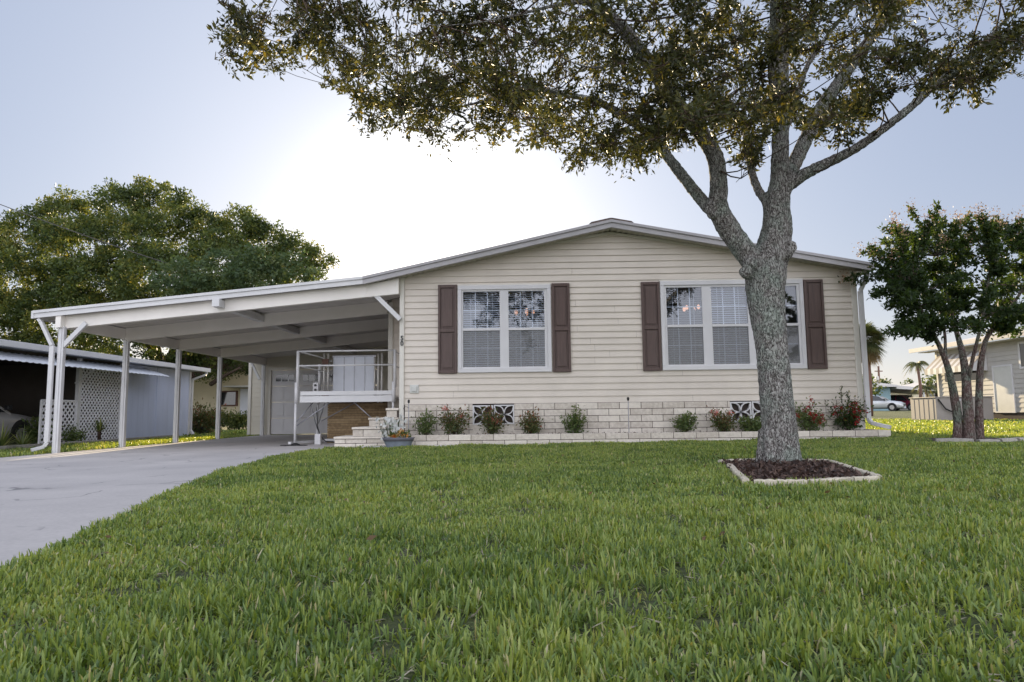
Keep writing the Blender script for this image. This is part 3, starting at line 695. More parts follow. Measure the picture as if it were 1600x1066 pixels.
npmesh('foliage', leaves(C, np.tile([0, 0, 1.], (90, 1))+rng.normal(0, .5, (90, 3)), .05, .4), 4, M['crapeleaf'], sh, rng.uniform(0, 1, 90))

# thin garden stakes
def stake(x, y, label, hook):
    t = thing('garden_stake', label, 'garden stake', (x, y, .1), 'thin metal stakes in the planter')
    mb = MB(); mb.tube([(x, y, .08), (x, y, .74)], .008, 6); mb.build('rod', M['braceM'], t)
    mb = MB(); mb.lathe([(.006, 0), (.02, .01), (.024, .05), (.01, .07)], (x, y, .73), 8); mb.build('lamp_head', M['blackplastic'], t)
    if hook:
        mb = MB(); mb.tube([(x, y, .6)] + [(x-.05+.05*cos(a), y, .62+.05*sin(a)) for a in [i*pi/6 for i in range(7)]], .004, 6); mb.build('hook', M['blackplastic'], t)
stake(-2.16, 12.86, 'thin dark hooked garden stake beside the left house corner', True)
stake(1.91, 12.88, 'thin dark garden stake standing in mid planter between two green shrubs', False)

# steps and landing
st = thing('block_steps', 'white block steps climbing right to the side entrance', 'steps', (-3, 13.1, -.08))
mb = MB(); mo = MB(); xs_ = [-3.72, -3.40, -3.08, -2.76, -2.44]; zt = [.12, .295, .47, .645]
xr = [-3.60, -3.26, -2.95, -2.62, -2.395]
for k in range(4):
    z0 = -.09 if k == 0 else zt[k-1]; z1 = zt[k]-.045
    blocks(mb, None, xr[k], -2.39, z0, z1, 13.08, 2 if k == 0 else 1, depth=.15, off=k)
    mb.box(xr[k]-.012, -2.39, 13.06+.002*k, 14.0, zt[k]-.04, zt[k])
    mo.box(xr[k]+.01, -2.392, 13.09, 13.98, z0-.01, zt[k]-.042)
mb.build('block_course', M['block'], st, bevel=.006, tint=True); mo.build('mortar_core', M['mortar'], st)
ld = thing('entry_landing', 'brown plank-faced landing under the white platform', 'landing', (-3.7, 15.4, -.1))
mb = MB(); z = -.1
while z < .8:
    x = -4.40 - rnd.uniform(0, .5)
    while x < -2.98:
        l = rnd.uniform(.35, .9); a_, b_ = max(x, -4.40), min(x+l, -2.98)
        if b_-a_ > .02: mb.box(a_, b_-.004, 15.40+rnd.uniform(-.006, .006), 15.46, z+.003, z+.052)
        x += l
    z += .055
mb.build('skirting', M['brownblock'], ld, tint=True)
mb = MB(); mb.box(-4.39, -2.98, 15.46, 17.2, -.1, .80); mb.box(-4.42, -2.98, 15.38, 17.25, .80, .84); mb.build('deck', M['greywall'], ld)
mb = MB(); mb.box(-2.975, -2.953, 15.9, 16.8, .84, 2.8); mb.build('door', M['red'], house)
mb = MB(); mb.box(-3.05, -2.99, 15.25, 15.375, -.05, .795); mb.build('edge_post', M['boothtrim'], ld)

# aluminium platform lift
pf = thing('access_platform', 'white aluminium raised platform with guard rails beside the block steps', 'platform', (-3.7, 14.8, -.08))
xl, xr_, yf, yb = -4.69, -2.675, 14.2, 15.25
mb = MB(); mb.box(xl+.06, xr_-.03, yf-.02, yf+.03, .79, .92); mb.box(xl+.06, xr_-.03, yf+.0, yf+.04, .935, 1.02); mb.box(xl+.06, xr_-.03, yf+.03, yb, .86, .91); mb.box(xl+.06, xr_-.03, yb, yb+.04, .82, 1.0)
mb.box(xl+.06, xl+.1, yf+.03, yb, .80, 1.0)
mb.build('deck', M['whitemetal'], pf, bevel=.005)
for nm, x, y, z1 in (('l', xl, yf, 1.86), ('b', xl+.14, yb, 1.66), ('r', xr_, yf, 1.86)):
    zb = -.08 if nm != 'r' else .3
    mb = MB(); mb.tube([(x, y, 1.08), (x, y, z1)], .033, 10); mb.tube([(x-.02, y, .78), (x-.02, y, 1.2)], .04, 10); mb.tube([(x-.03, y, zb), (x-.03, y, .8)], .026, 10); mb.build('leg', M['whitemetal'], pf, True)
for z in (1.85, 1.55):
    mb = MB(); mb.tube([(xl, yf, z), (xr_, yf, z)], .018, 8); mb.tube([(xl, yf, z), (xl+.14, yf+.9, z-.03), (xl+.42, yb, z-.14)], .014, 8); mb.tube([(xr_, yf, z-.03), (xr_-.02, yb, z-.03)], .014, 8); mb.build('guard_rail', M['whitemetal'], pf, True)
mb = MB()
for x in (-4.42, -4.33): mb.tube([(x, yb-.1, .86), (x, yb-.1, 1.88)], .022, 8)
mb.build('mast', M['galv'], pf, True); mb = MB()
for x in (-3.22, -3.14): mb.tube([(x, yb-.1, .78), (x, yb-.1, 1.87)], .024, 8)
mb.tube([(-3.3, yb-.1, .9), (-3.3, yb-.1, 1.80)], .018, 8)
mb.build('mast', M['galv'], pf, True)
for z in ((1.6, 1.76), (.92, 1.0)):
    mb = MB(); mb.box(-4.45, -4.31, yb-.17, yb-.1, *z); mb.build('clamp', M['boothtrim'], pf, bevel=.01)
mb = MB(); mb.box(-4.27, -3.33, yb+.08, yb+.10, .88, 1.82); 
for x in (-4.02, -3.79, -3.56): mb.box(x-.008, x+.008, yb+.076, yb+.084, .9, 1.8)
gp = mb.build('side_panel', M['gatepanel'], pf)
mb = MB(); mb.box(-4.29, -3.31, yb+.06, yb+.12, 1.815, 1.845)
for x in (-4.02, -3.79, -3.56): mb.box(x-.011, x+.011, yb+.068, yb+.076, .9, 1.81)
mb.build('panel_frame', M['braceM'], gp)
mb = MB(); mb.box(-4.62, -4.50, yb-.25, yb-.17, 1.02, 1.24); cb = mb.build('control_box', M['trim'], pf, bevel=.012)
for z in (1.08, 1.18):
    mb = MB(); mb.tube([(-4.56, yb-.27, z), (-4.56, yb-.25, z)], .026, 12); mb.build('button', M['blackplastic'], cb)
def brace(p, q): 
    mb = MB(); mb.tube([p, q], .011, 6); mb.build('brace', M['braceM'], pf, True)
brace((xl, yf, .32), (-4.0, yf+.05, .80)); brace((xl, yf, .4), (-4.45, yf+.3, .8)); brace((xl+.12, yb, .2), (-4.62, yb-.4, .8)); brace((xl+.14, yb, .35), (-4.2, yf+.3, .8)); brace((-3.55, yf+.1, .8), (-3.05, yf+.1, .35)); brace((xl+.2, yb, .4), (-3.7, yb, .82))
mb = MB(); mb.bar((-4.83, yf, -.03), (-4.45, yb, -.03), .07, .05); mb.bar((-4.45, yb, -.02), (-4.1, yb+.1, -.02), .06, .06); mb.box(-4.42, -4.30, yf+.35, yf+.45, -.08, .14); mb.build('base_rail', M['whitemetal'], pf)
mb = MB(); mb.lathe([(.10, 0), (.09, .035), (.03, .06)], (xl-.02, yf, -.09), 12); mb.bar((xl-.02, yf-.02, -.075), (xl+.25, yf-.1, -.08), .06, .02); mb.bar((xl-.35, yf+.1, -.08), (xl-.1, yf, -.075), .05, .02); mb.build('foot', M['rubber'], pf)
mb = MB(); mb.lathe([(.07, 0), (.06, .035), (.03, .06)], (xl+.11, yb, -.1), 12); mb.build('foot', M['rubber'], pf)
mb = MB(); mb.tube([(-4.6, yb, .75), (-4.55, yb-.1, .3), (-4.45, yb-.2, .08), (-4.2, yf+.4, -.02), (-3.9, yf-.2, .0), (-3.75, 13.9, -.03)], .011, 6); tagp(mb.build('power_cable', M['rubber'], loc=(-4, 14.5, 0)), 'black cable drooping from the white platform to the steps', 'cable')

# pot, caladium, pebbles
pt = thing('flower_bowl', 'oval blue-grey bowl planted with orange flowers in front of the steps', 'flower pot', (-2.26, 12.38, -.09))
mb = MB(); mb.lathe([(.20, 0), (.21, .02), (.255, .14), (.27, .15)], (-2.26, 12.38, -.09), 28, 1.0, .55); mb.build('bowl', M['pot'], pt, True)
mb = MB(); mb.lathe([(.27, .0), (.275, .035), (.30, .06), (.29, .065), (.25, .055)], (-2.26, 12.38, .055), 28, 1.0, .55); mb.build('rim', M['potrim'], pt, True)
C = np.stack([rng.uniform(-2.42, -2.06, 170), rng.uniform(12.3, 12.46, 170), rng.uniform(.10, .2, 170)], 1)
npmesh('foliage', leaves(C, rng.normal(0, .5, C.shape)+[0, 0, 1], .06, .4), 4, M['ixorag'], pt, rng.uniform(0, 1, 170))
C = np.concatenate([np.array([x, 12.34, z])+rng.normal(0, .02, (30, 3)) for x, z in ((-2.36, .15), (-2.25, .17), (-2.3, .13), (-2.17, .15), (-2.2, .22), (-2.1, .14))])
npmesh('blossom', leaves(C, rng.normal(0, 1, C.shape), .035, .8), 4, M['orangeflower'], pt, rng.uniform(0, 1, len(C)))
cd = thing('caladium_plant', 'white-leaved caladium behind the blue-grey flower bowl', 'plant', (-2.52, 12.72, -.09))
mb = MB(); C = []; D = []
for k in range(46):
    a = rnd.uniform(0, 2*pi); r = .24*sqrt(rnd.random()); h = rnd.uniform(.2, .62)
    p = (-2.45+r*cos(a), 12.72+r*.5*sin(a), -.09+h); mb.tube([(-2.45+r*.2*cos(a), 12.72, -.09), (p[0]-.01, p[1], p[2]-.02)], .004, 5); C.append(p); D.append((rnd.uniform(-.6, .6), -.7, -.6))
mb.build('stem', M['ixorag'], cd)
npmesh('foliage', leaves(np.repeat(np.array(C), 3, 0)+rng.normal(0, .03, (414//3, 3)), np.repeat(np.array(D), 3, 0), .085, .8, fold=.1), 4, M['whiteleaf'], cd, rng.beta(1.3, 2.2, 138))
mb = MB()
for k in range(420):
    x = rnd.uniform(-3.0, -1.2); y = rnd.uniform(12.42, 12.69) if x > -2.3 else rnd.uniform(12.6, 13.0); r = rnd.uniform(.012, .035); z = g1z(x)+.01
    pr = [(r*.6, -r*.3), (r, 0), (r*.7, r*.45), (r*.15, r*.62)]
    mb.lathe(pr, (x, y, z), 7, rnd.uniform(.8, 1.3), rnd.uniform(.7, 1.1))
tagp(mb.build('pebbles', M['pebble'], smooth=True), 'pale pebbles spread along the foot of the planter and bowl', 'pebbles', kind='stuff')
# ------------------------------------------------------------------ carport
cp = thing('carport', 'white flat-roofed carport on slim posts attached left of the cream home', 'carport', (-6, 13, -.1))
CL, CR = (-9.33, 2.565), (-3.04, 3.135); YC = 23.6
csl = (CR[1]-CL[1])/(CR[0]-CL[0])
def cz(x): return CL[1]+(x-CL[0])*csl
mb = MB(); mb.prism([(CL[0]+.03, cz(CL[0])-.115), (CR[0], CR[1]-.115), (CR[0], CR[1]-.01), (CL[0]+.03, CL[1]-.01)], YF+.03, YC)
# low ribs under the pans (run along the slope)
y = YF+.35
while y < YC:
    mb.prism([(CL[0]+.05, cz(CL[0])-.125), (CR[0], CR[1]-.125), (CR[0], CR[1]-.114), (CL[0]+.05, cz(CL[0])-.114)], y, y+.03); y += .3
# pans continue to the side wall of the home
mb.prism([(CR[0], CR[1]-.115), (-2.30, 3.20), (-2.30, 3.25), (CR[0], CR[1]-.06)], YW+.1, 15.0)
mb.prism([(CR[0], CR[1]-.115), (-2.95, CR[1]-.11), (-2.95, CR[1]-.05), (CR[0], CR[1]-.06)], 15.1, YC)
mb.build('roof', M['roofpan'], cp)
mb = MB(); strip(mb, CL, CR, 0, .055, YF-.035, YF+.028); strip(mb, CL, CR, .055, .145, YF-.012, YF+.028)
mb.box(CL[0]-.02, CL[0]+.028, YF-.03, YC, CL[1]-.15, CL[1]-.005)
mb.build('gutter_fascia', M['whitemetal'], cp, bevel=.004)
POST = [(-8.83, 12.98), (-8.83, 15.12), (-8.83, 17.45), (-8.83, 19.85), (-8.83, 23.2)]
def beam(y, x0, x1, dep, y2=None):
    mb = MB(); mb.prism([(x0, cz(x0)-.128-dep), (x1, cz(x1)-.128-dep), (x1, cz(x1)-.126), (x0, cz(x0)-.126)], y, y+.11); mb.build('beam', M['beam'], cp, bevel=.004)
beam(13.0, -8.80, -3.0, .245)
mb = MB(); mb.prism([(-3.0, cz(-3.0)-.373), (-2.39, cz(-2.39)-.373), (-2.39, 3.12), (-3.0, 3.0)], 13.0, 13.11); mb.build('beam', M['beam'], cp)
beam(15.0, -8.80, -3.0, .27)
for y in (17.4, 19.8): beam(y, -8.80, -3.0, .26)
mb = MB(); mb.box(-8.90, -8.80, 12.86, YC-.1, cz(-8.9)-.36, cz(-8.9)-.13); mb.build('edge_beam', M['beam'], cp)
mb = MB(); mb.box(-5.86, -5.72, 12.74, 23.3, cz(-5.8)-.30, cz(-5.8)-.15); mb.build('purlin', M['whitemetal'], cp, bevel=.004)
for x, y in POST:
    mb = MB(); w = .055
    zt_ = cz(x)-.13-.21
    mb.box(x-w, x+w, y-w*.8, y+w*.8, g1z(x), zt_); mb.box(x-w*.35, x+w*.35, y-w-.006, y-w*.8+.001, g1z(x), zt_)
    mb.build('post', M['whitemetal'], cp, bevel=.004)
mb = MB(); mb.bar((-8.80, 12.98, 1.90), (-8.38, 12.98, 2.34), .065, .085); mb.build('brace', M['whitemetal'], cp, bevel=.004)
mb = MB(); mb.bar((-2.36, 13.05, 2.33), (-2.86, 13.05, 2.83), .065, .085); mb.build('brace', M['whitemetal'], cp, bevel=.004)
mb = MB(); mb.bar((-8.92, 23.1, 1.75), (-9.22, 23.1, 2.35), .06, .07); mb.build('brace', M['whitemetal'], cp)
mb = MB(); pts = [(-9.25, 12.9, 2.42), (-9.2, 12.9, 2.36), (-8.96, 12.9, 1.9), (-8.96, 12.9, .08), (-8.99, 12.87, .0), (-9.12, 12.72, -.055)]
for p, q in zip(pts[:-1], pts[1:]): mb.bar(p, q, .085, .06)
mb.build('downspout', M['whitemetal'], cp, bevel=.008)

# storage room with garage door closing the carport
sg = thing('storage_room', 'cream sided storage room with a panelled garage door at the back of the carport', 'shed', (-6, 23.4, -.12))
mb = MB(); siding(mb, lambda z: (-9.33, -2.96), -.12, 2.9, wallmap_front(23.42), expo=.16, holes=[(-8.66, -4.9, -.2, 2.10)])
siding(mb, lambda z: (23.42, 27), -.12, 2.5, wallmap_left(-9.33), expo=.16); mb.build('wall', M['garage_siding'], sg)
mb = MB(); mb.box(-9.4, -9.30, 23.36, 23.46, -.12, 2.6); mb.build('corner_post', M['trimcream'], sg)
mb = MB(); mb.box(-8.72, -8.63, 23.36, 23.47, -.12, 2.16); mb.box(-8.63, -4.9, 23.36, 23.47, 2.07, 2.16); mb.box(-4.95, -4.86, 23.36, 23.47, -.12, 2.07); mb.build('door_frame', M['trimcream'], sg)
mb = MB()
ph = (2.07+.1)/4
for r in range(4):
    z0 = -.10+r*ph; mb.box(-8.63, -4.95, 23.44, 23.50, z0+.006, z0+ph-.006)
    for c in range(4):
        x0 = -8.63+c*.92
        if r == 3: continue
        for dx in (.08, .5): mb.box(x0+dx, x0+dx+.35, 23.425, 23.442, z0+.09, z0+ph-.09)
gd_ = mb.build('garage_door', M['trim'], sg, bevel=.004)
for c in range(4):
    x0 = -8.63+c*.92
    mb = MB(); mb.box(x0+.12, x0+.80, 23.43, 23.44, 1.66, 1.94); w = mb.build('window', M['trim'], gd_)
    mb = MB(); mb.box(x0+.15, x0+.77, 23.425, 23.431, 1.69, 1.91); mb.build('pane', M['darkglass'], w)
    mb = MB(); mb.box(x0+.33, x0+.36, 23.415, 23.425, 1.69, 1.91); mb.box(x0+.56, x0+.59, 23.415, 23.425, 1.69, 1.91); mb.build('grille', M['grille'], w)

# ------------------------------------------------------------------ left neighbour
ns = thing('neighbour_shed', 'pale blue panelled shed with a metal roof next door on the left', 'shed', (-12, 22, -.15))
zn = -.17
mb = MB()
y = 20.4
while y < 24.6:
    mb.box(-12.06, -12.0, y, y+.295, zn, 2.14); y += .3
mb.box(-12.06, -12.03, 20.4, 24.6, zn, 2.14)
for yy in (22.35,): mb.box(-12.0, -11.985, yy, yy+.04, zn, 2.14)
mb.box(-15.9, -12.06, 24.56, 24.6, zn, 2.14); mb.box(-15.9, -15.86, 13, 24.56, zn, 2.14); 
mb.build('wall', M['shedblue'], ns)
mb = MB(); mb.box(-16.3, -11.58, 9, 25.0, 2.16, 2.22)
y = 9.
while y < 24.9:
    mb.box(-16.3, -11.60, y, y+.05, 2.22, 2.25); y += .3
mb.build('roof', M['awning'], ns)
mb = MB(); mb.box(-11.58, -11.47, 9, 25.05, 2.13, 2.27); mb.build('gutter', M['whitemetal'], ns, bevel=.01)
mb = MB(); pts = [(-11.53, 24.85, 2.14), (-11.55, 24.85, 2.04), (-11.98, 24.7, 1.85), (-11.98, 24.7, .05), (-11.85, 24.65, -.1)]
for p, q in zip(pts[:-1], pts[1:]): mb.bar(p, q, .09, .07)
mb.build('downspout', M['whitemetal'], ns)
for yy in (24.52, 18.36, 20.36, 12.5):
    mb = MB(); mb.box(-12.06, -11.97, yy, yy+.1, zn, 2.13); mb.build('corner_post', M['whitemetal'], ns)
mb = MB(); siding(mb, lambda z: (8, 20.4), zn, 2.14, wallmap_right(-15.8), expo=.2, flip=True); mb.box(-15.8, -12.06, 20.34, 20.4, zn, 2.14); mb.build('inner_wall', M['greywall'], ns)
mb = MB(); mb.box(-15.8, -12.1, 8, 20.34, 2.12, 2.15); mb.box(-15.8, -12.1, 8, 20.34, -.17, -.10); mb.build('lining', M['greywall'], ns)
# corrugated awning over the opening
aw = thing('corrugated_awning', 'sloping corrugated metal awning hung over the left neighbour carport opening', 'awning', (-11.8, 17, 1.8))
n_ = 260; V = []; 
for i in range(n_+1):
    y = 9.5+12.3*i/n_; b = .009*cos(i*pi/2*.9)
    V += [(-12.0, y, 2.06+b), (-11.25, y, 1.80+b)]
mb = MB(); mb.add(V, [(2*i, 2*i+1, 2*i+3, 2*i+2) for i in range(n_)]); o = mb.build('sheet', M['awning'], aw); so_ = o.modifiers.new('solid', 'SOLIDIFY'); so_.thickness = .006
for y in (18.2, 14.6): mb = MB(); mb.bar((-11.97, y, 1.45), (-11.4, y, 1.84), .03); mb.build('strut', M['whitemetal'], aw)
# lattice panels
def lattice(label, ys0, ys1, z0, z1, X, sp, wd):
    t = thing('lattice_fence', label, 'lattice', (X, (ys0+ys1)/2, z0), 'white lattice panels closing the left neighbour carport')
    mb = MB(); w_ = ys1-ys0; h_ = z1-z0
    for s in (1, -1):
        k = -h_
        while k < w_:
            # line y = ys0 + k + tt, z = z0 + tt (s=1) or z1 - tt
            t0 = max(0, -k); t1 = min(h_, w_-k)
            if t1-t0 > .02:
                f = (lambda tt: (X+(.006 if s > 0 else -.006), ys0+k+tt, z0+tt if s > 0 else z1-tt))
                mb.bar(f(t0), f(t1), .010, wd, up=(0, -s, 1) if s > 0 else (0, 1, 1))
            k += sp
    mb.build('slat', M['lattice'], t)
    mb = MB()
    for a, b, c, d in ((ys0, ys1, z0-.02, z0+.02), (ys0, ys1, z1-.02, z1+.02), (ys0-.02, ys0+.02, z0, z1), (ys1-.02, ys1+.02, z0, z1)): mb.box(X-.02, X+.02, a, b, c, d)
    mb.build('frame', M['lattice'], t)
lattice('low white diamond lattice panel beside the white car', 17.0, 18.35, -.14, .98, -12.0, .165, .040)
lattice('tall white diamond lattice panel reaching the awning beside the pale blue shed', 18.47, 20.34, -.1, 1.86, -12.0, .145, .040)

# cars
def car(name, label, loc, heading, paintm, Lc=4.6, Wc=1.8, Hc=1.48, suv=False, group=None):
    """built along +x then turned by heading about z"""
    t = thing(name, label, 'car', (0, 0, 0), group)
    hw = Wc/2
    # side profile of the lower body: x from rear (0) to nose (L)
    xs = [0, .12, .5, 1.1, 1.9, 2.6, 3.2, 3.8, 4.3, 4.52, 4.6]
    top = ([.62, .86, .95, .97, .98, .98, .96, .90, .82, .70, .55] if not suv else [.75, 1.0, 1.06, 1.08, 1.08, 1.08, 1.06, 1.0, .92, .78, .6])
    wid = [.80, .92, .97, 1, 1, 1, 1, .98, .93, .84, .72]
    V = []; 
    for x, tz, w in zip(xs, top, wid):
        k = x*Lc/4.6; W_ = hw*w
        V += [(k, -W_*.86, .24), (k, -W_, .42), (k, -W_, tz*.78), (k, -W_*.93, tz*.96), (k, -W_*.6, tz+.015), (k, 0, tz+.03), (k, W_*.6, tz+.015), (k, W_*.93, tz*.96), (k, W_, tz*.78), (k, W_, .42), (k, W_*.86, .24)]
    m_ = 11; F = [(i*m_+j, i*m_+j+1, (i+1)*m_+j+1, (i+1)*m_+j) for i in range(len(xs)-1) for j in range(m_-1)]
    F += [(i*m_+m_-1, i*m_, (i+1)*m_, (i+1)*m_+m_-1) for i in range(len(xs)-1)] + [tuple(range(m_)), tuple(range(len(xs)*m_-1, (len(xs)-1)*m_-1, -1))]
    mb = MB(); mb.add(V, F); body = mb.build('body', paintm, t, True)
    # cabin: dark glass volume with painted roof and pillars
    cabx = [(.55, .95), (1.0, 1.36), (1.5, 1.46), (2.2, 1.47), (2.7, 1.38), (3.35, .93)] if not suv else [(.1, 1.02), (.35, 1.5), (1.2, 1.62), (2.2, 1.62), (2.8, 1.5), (3.45, 1.0)]
    V = []
    for x, z in cabx:
        k = x*Lc/4.6; z = z*Hc/(1.48 if not suv else 1.62); zz = .93 if not suv else 1.0; f = (z-zz)/(Hc-zz); ww = hw*(.92-.2*max(f, 0))
        V += [(k, -hw*.92, zz), (k, -ww, z-.03*max(f, 0)), (k, -ww*.75, z), (k, ww*.75, z), (k, ww, z-.03*max(f, 0)), (k, hw*.92, zz)]
    F = [(i*6+j, i*6+j+1, (i+1)*6+j+1, (i+1)*6+j) for i in range(len(cabx)-1) for j in range(5)] + [tuple(range(6)), tuple(range(len(cabx)*6-1, (len(cabx)-1)*6-1, -1))]
    mb = MB(); mb.add(V, F); mb.build('window', M['darkglass'], t)
    mb = MB()
    rt = cabx[1:5]
    V = []
    for x, z in rt:
        k = x*Lc/4.6; z = z*Hc/(1.48 if not suv else 1.62)+.012; ww = hw*.73
        V += [(k, -ww, z-.03), (k, -ww*.75, z), (k, ww*.75, z), (k, ww, z-.03)]
    mb.add(V, [(i*4+j, i*4+j+1, (i+1)*4+j+1, (i+1)*4+j) for i in range(3) for j in range(3)])
    def sc_(p): return (p[0]*Lc/4.6, p[1]*hw, p[2]*Hc/(1.48 if not suv else 1.62))
    for sgn in (-1, 1):
        for p, q in (((cabx[4][0], sgn*.74, cabx[4][1]-.02), (cabx[5][0], sgn*.93, cabx[5][1])), ((1.95, sgn*.75, cabx[3][1]-.03), (1.95, sgn*.945, .95)), ((cabx[1][0], sgn*.75, cabx[1][1]-.02), (cabx[0][0]+.1, sgn*.93, cabx[0][1]))):
            mb.bar(sc_(p), sc_(q), .07, .05)
    mb.build('roof', paintm, t, False)
    for sgn in (-1, 1):
        mb = MB(); mb.box(3.05*Lc/4.6, 3.2*Lc/4.6, sgn*hw*1.0 if sgn > 0 else -hw*1.13, hw*1.13 if sgn > 0 else -hw, .98, 1.1); mb.build('mirror', M['blackplastic'], t, bevel=.02)
        for wx in (.85, 3.72):
            k = wx*Lc/4.6; y0 = sgn*(hw-.10); y1 = sgn*(hw+.012)
            mb = MB(); mb.tube([(k, y0-sgn*.12, .33), (k, y1, .33)], .325, 22); ty = mb.build('wheel', M['rubber'], t)
            mb = MB(); mb.tube([(k, y1-sgn*.02, .33), (k, y1+sgn*.006, .33)], [.21, .2], 16); mb.build('rim', M['rim'], ty)
            mb = MB(); mb.tube([(k, y0-sgn*.1, .36), (k, y1-sgn*.006, .36)], .385, 24); mb.build('wheel_arch', M['blackplastic'], t)
        mb = MB(); mb.box(Lc-.13, Lc-.045, sgn*hw*.58-.16, sgn*hw*.58+.16, .60, .72); mb.build('headlight', M['meter'], t, bevel=.02)
        mb = MB(); mb.box(.0, .07, sgn*hw*.62-.14, sgn*hw*.62+.14, .66, .84); mb.build('tail_light', M['redflower'], t)
    mb = MB(); mb.box(Lc-.05, Lc+.005, -hw*.42, hw*.42, .48, .66); mb.build('grille', M['blackplastic'], t)
    mb = MB(); mb.box(.05, Lc-.08, -hw*.8, hw*.8, .2, .30); mb.build('underbody', M['rubber'], t)
    t.rotation_euler = (0, 0, heading); t.location = loc
    return t
car('parked_car', 'white car with its side and front wheel showing behind the lattice in the left carport', (-13.75, 13.9, -.24), pi/2, M['carwhite2'], 4.5, 1.8, 1.40)

# plants beside the shed
def strap_plant(name, label, x, y, h, n, mat, spread=.8, w=.035, group=None, droop=.6):
    t = thing(name, label, 'plant', (x, y, g1z(x)), group); V = []; z0 = g1z(x)
    k = 5
    for i in range(n):
        a = rnd.uniform(0, 2*pi); l = h*rnd.uniform(.7, 1.15); el = rnd.uniform(.35, 1.35)
        pts = []
        for j in range(k+1):
            s = j/k; r = l*s*cos(el)*spread*(1+.2*s); z = l*(s*sin(el) - droop*s*s*cos(el)*.8)
            pts.append((x+r*cos(a), y+r*sin(a), z0+max(z, .005)))
        ww = w*rnd.uniform(.7, 1.2)
        for j in range(k):
            wa = ww*(1-(j/k)**2)*.5+.002; wb = ww*(1-((j+1)/k)**2)*.5+.001
            sx, sy = -sin(a), cos(a); p, q = pts[j], pts[j+1]
            V.append([(p[0]-sx*wa, p[1]-sy*wa, p[2]), (p[0]+sx*wa, p[1]+sy*wa, p[2]), (q[0]+sx*wb, q[1]+sy*wb, q[2]), (q[0]-sx*wb, q[1]-sy*wb, q[2])])
    V = np.array(V); npmesh('foliage', V, 4, mat, t, np.repeat(rng.uniform(0, 1, n), k))
    return t
strap_plant('strap_leaf_plant', 'clump of long arching green leaves in front of the white car on the left', -11.35, 14.9, .75, 70, M['strap'])
strap_plant('strap_leaf_plant', 'second arching leaf clump beside the low lattice panel', -11.5, 15.75, .6, 50, M['strap'])
yc = strap_plant('yucca_plant', 'short yucca with a dark stem in front of the tall lattice panel', -11.55, 18.7, .42, 70, M['strap'], .7, .03, droop=.25)
for ch in yc.children: ch.location.z += .28
mb = MB(); mb.tube([(-11.55, 18.7, -.15), (-11.56, 18.7, .1), (-11.55, 18.7, .3)], [.05, .045, .05], 8); mb.build('stem', M['farbark'], yc)
shrub('lattice_shrub', 'leafy green shrub growing behind the low lattice panel', -12.35, .9, .75, M['ixorag'], y=17.5, z0=-.15, leaf=.09)
shrub('lattice_shrub', 'small loose green shrub between the low and tall lattice panels', -11.7, .7, .5, M['ixorag'], y=17.9, z0=-.15, leaf=.07, dens=.6)
shrub('shed_shrub', 'dark bushy shrub at the far corner of the pale blue shed', -12.3, 1.5, 1.15, M['ixora'], y=26.2, z0=-.15, leaf=.10, dens=2)
mb = MB()
for a, b in ((-11.2, 13.0), (-11.2, 14.6), (-11.2, 16.2), (-11.2, 17.8), (-11.25, 19.4), (-11.35, 21.0)): mb.box(a-.05, a+.05, b, b+1.58, -.17, -.05)
tagp(mb.build('garden_edging', M['stonegrey'], bevel=.01), 'low concrete edging strip between the left lawn strip and the plants', 'edging')

# house far behind on the left
bh = thing('tan_house', 'tan sided house behind the carport with a small porch', 'house', (-15, 36, 0))
mb = MB(); siding(mb, lambda z: (-22, -10), 0, 2.9, wallmap_front(36), expo=.2); mb.build('wall', M['creamhouse'], bh)
mb = MB(); mb.prism([(-22.4, 2.85), (-9.6, 2.85), (-16, 4.3)], 35.6, 46); mb.build('roof', M['shingle'], bh)
mb = MB(); mb.box(-16.0, -15.0, 35.93, 35.99, 1.05, 1.85); w = mb.build('window', M['boothtrim'], bh)
mb = MB(); mb.box(-15.9, -15.1, 35.91, 35.932, 1.12, 1.78); mb.build('pane', M['darkglass'], w)
mb = MB(); mb.box(-14.85, -13.9, 35.9, 35.97, .25, 1.95); mb.build('door', M['gatepanel'], bh)
mb = MB(); mb.box(-15.2, -13.0, 34.6, 36, 2.0, 2.06); mb.build('porch_roof', M['whitemetal'], bh)
mb = MB(); mb.box(-13.45, -13.1, 34.7, 35.0, -.1, 2.0); mb.build('porch_post', M['stonegrey'], bh)
for k, (x, w_, h_, mt, lb) in enumerate([(-15.4, 1.3, 1.0, 'farleaf', 'dark bush under the tan house window'), (-14.3, 1.4, .8, 'farleaf', 'dark bush below the pale door of the tan house'), (-16.9, 1.2, .7, 'ixora', 'reddish low bush against the tan house wall')]):
    shrub('house_shrub', lb, x, w_, h_, M[mt], y=34.3, z0=-.1, leaf=.12, dens=1.6)
bt = thing('blue_tub', 'dark blue plastic tub lying on the grass behind the carport', 'tub', (-14.3, 28.8, -.15))
mb = MB(); mb.hprism([(-14.75, 28.5), (-13.35, 28.5), (-13.3, 29.1), (-14.7, 29.1)], -.15, .17); mb.build('body', M['blue'], bt, bevel=.04)
mb = MB(); mb.hprism([(-14.8, 28.45), (-13.3, 28.45), (-13.25, 29.15), (-14.75, 29.15)], .17, .20); mb.build('rim', M['blue'], bt, bevel=.01)

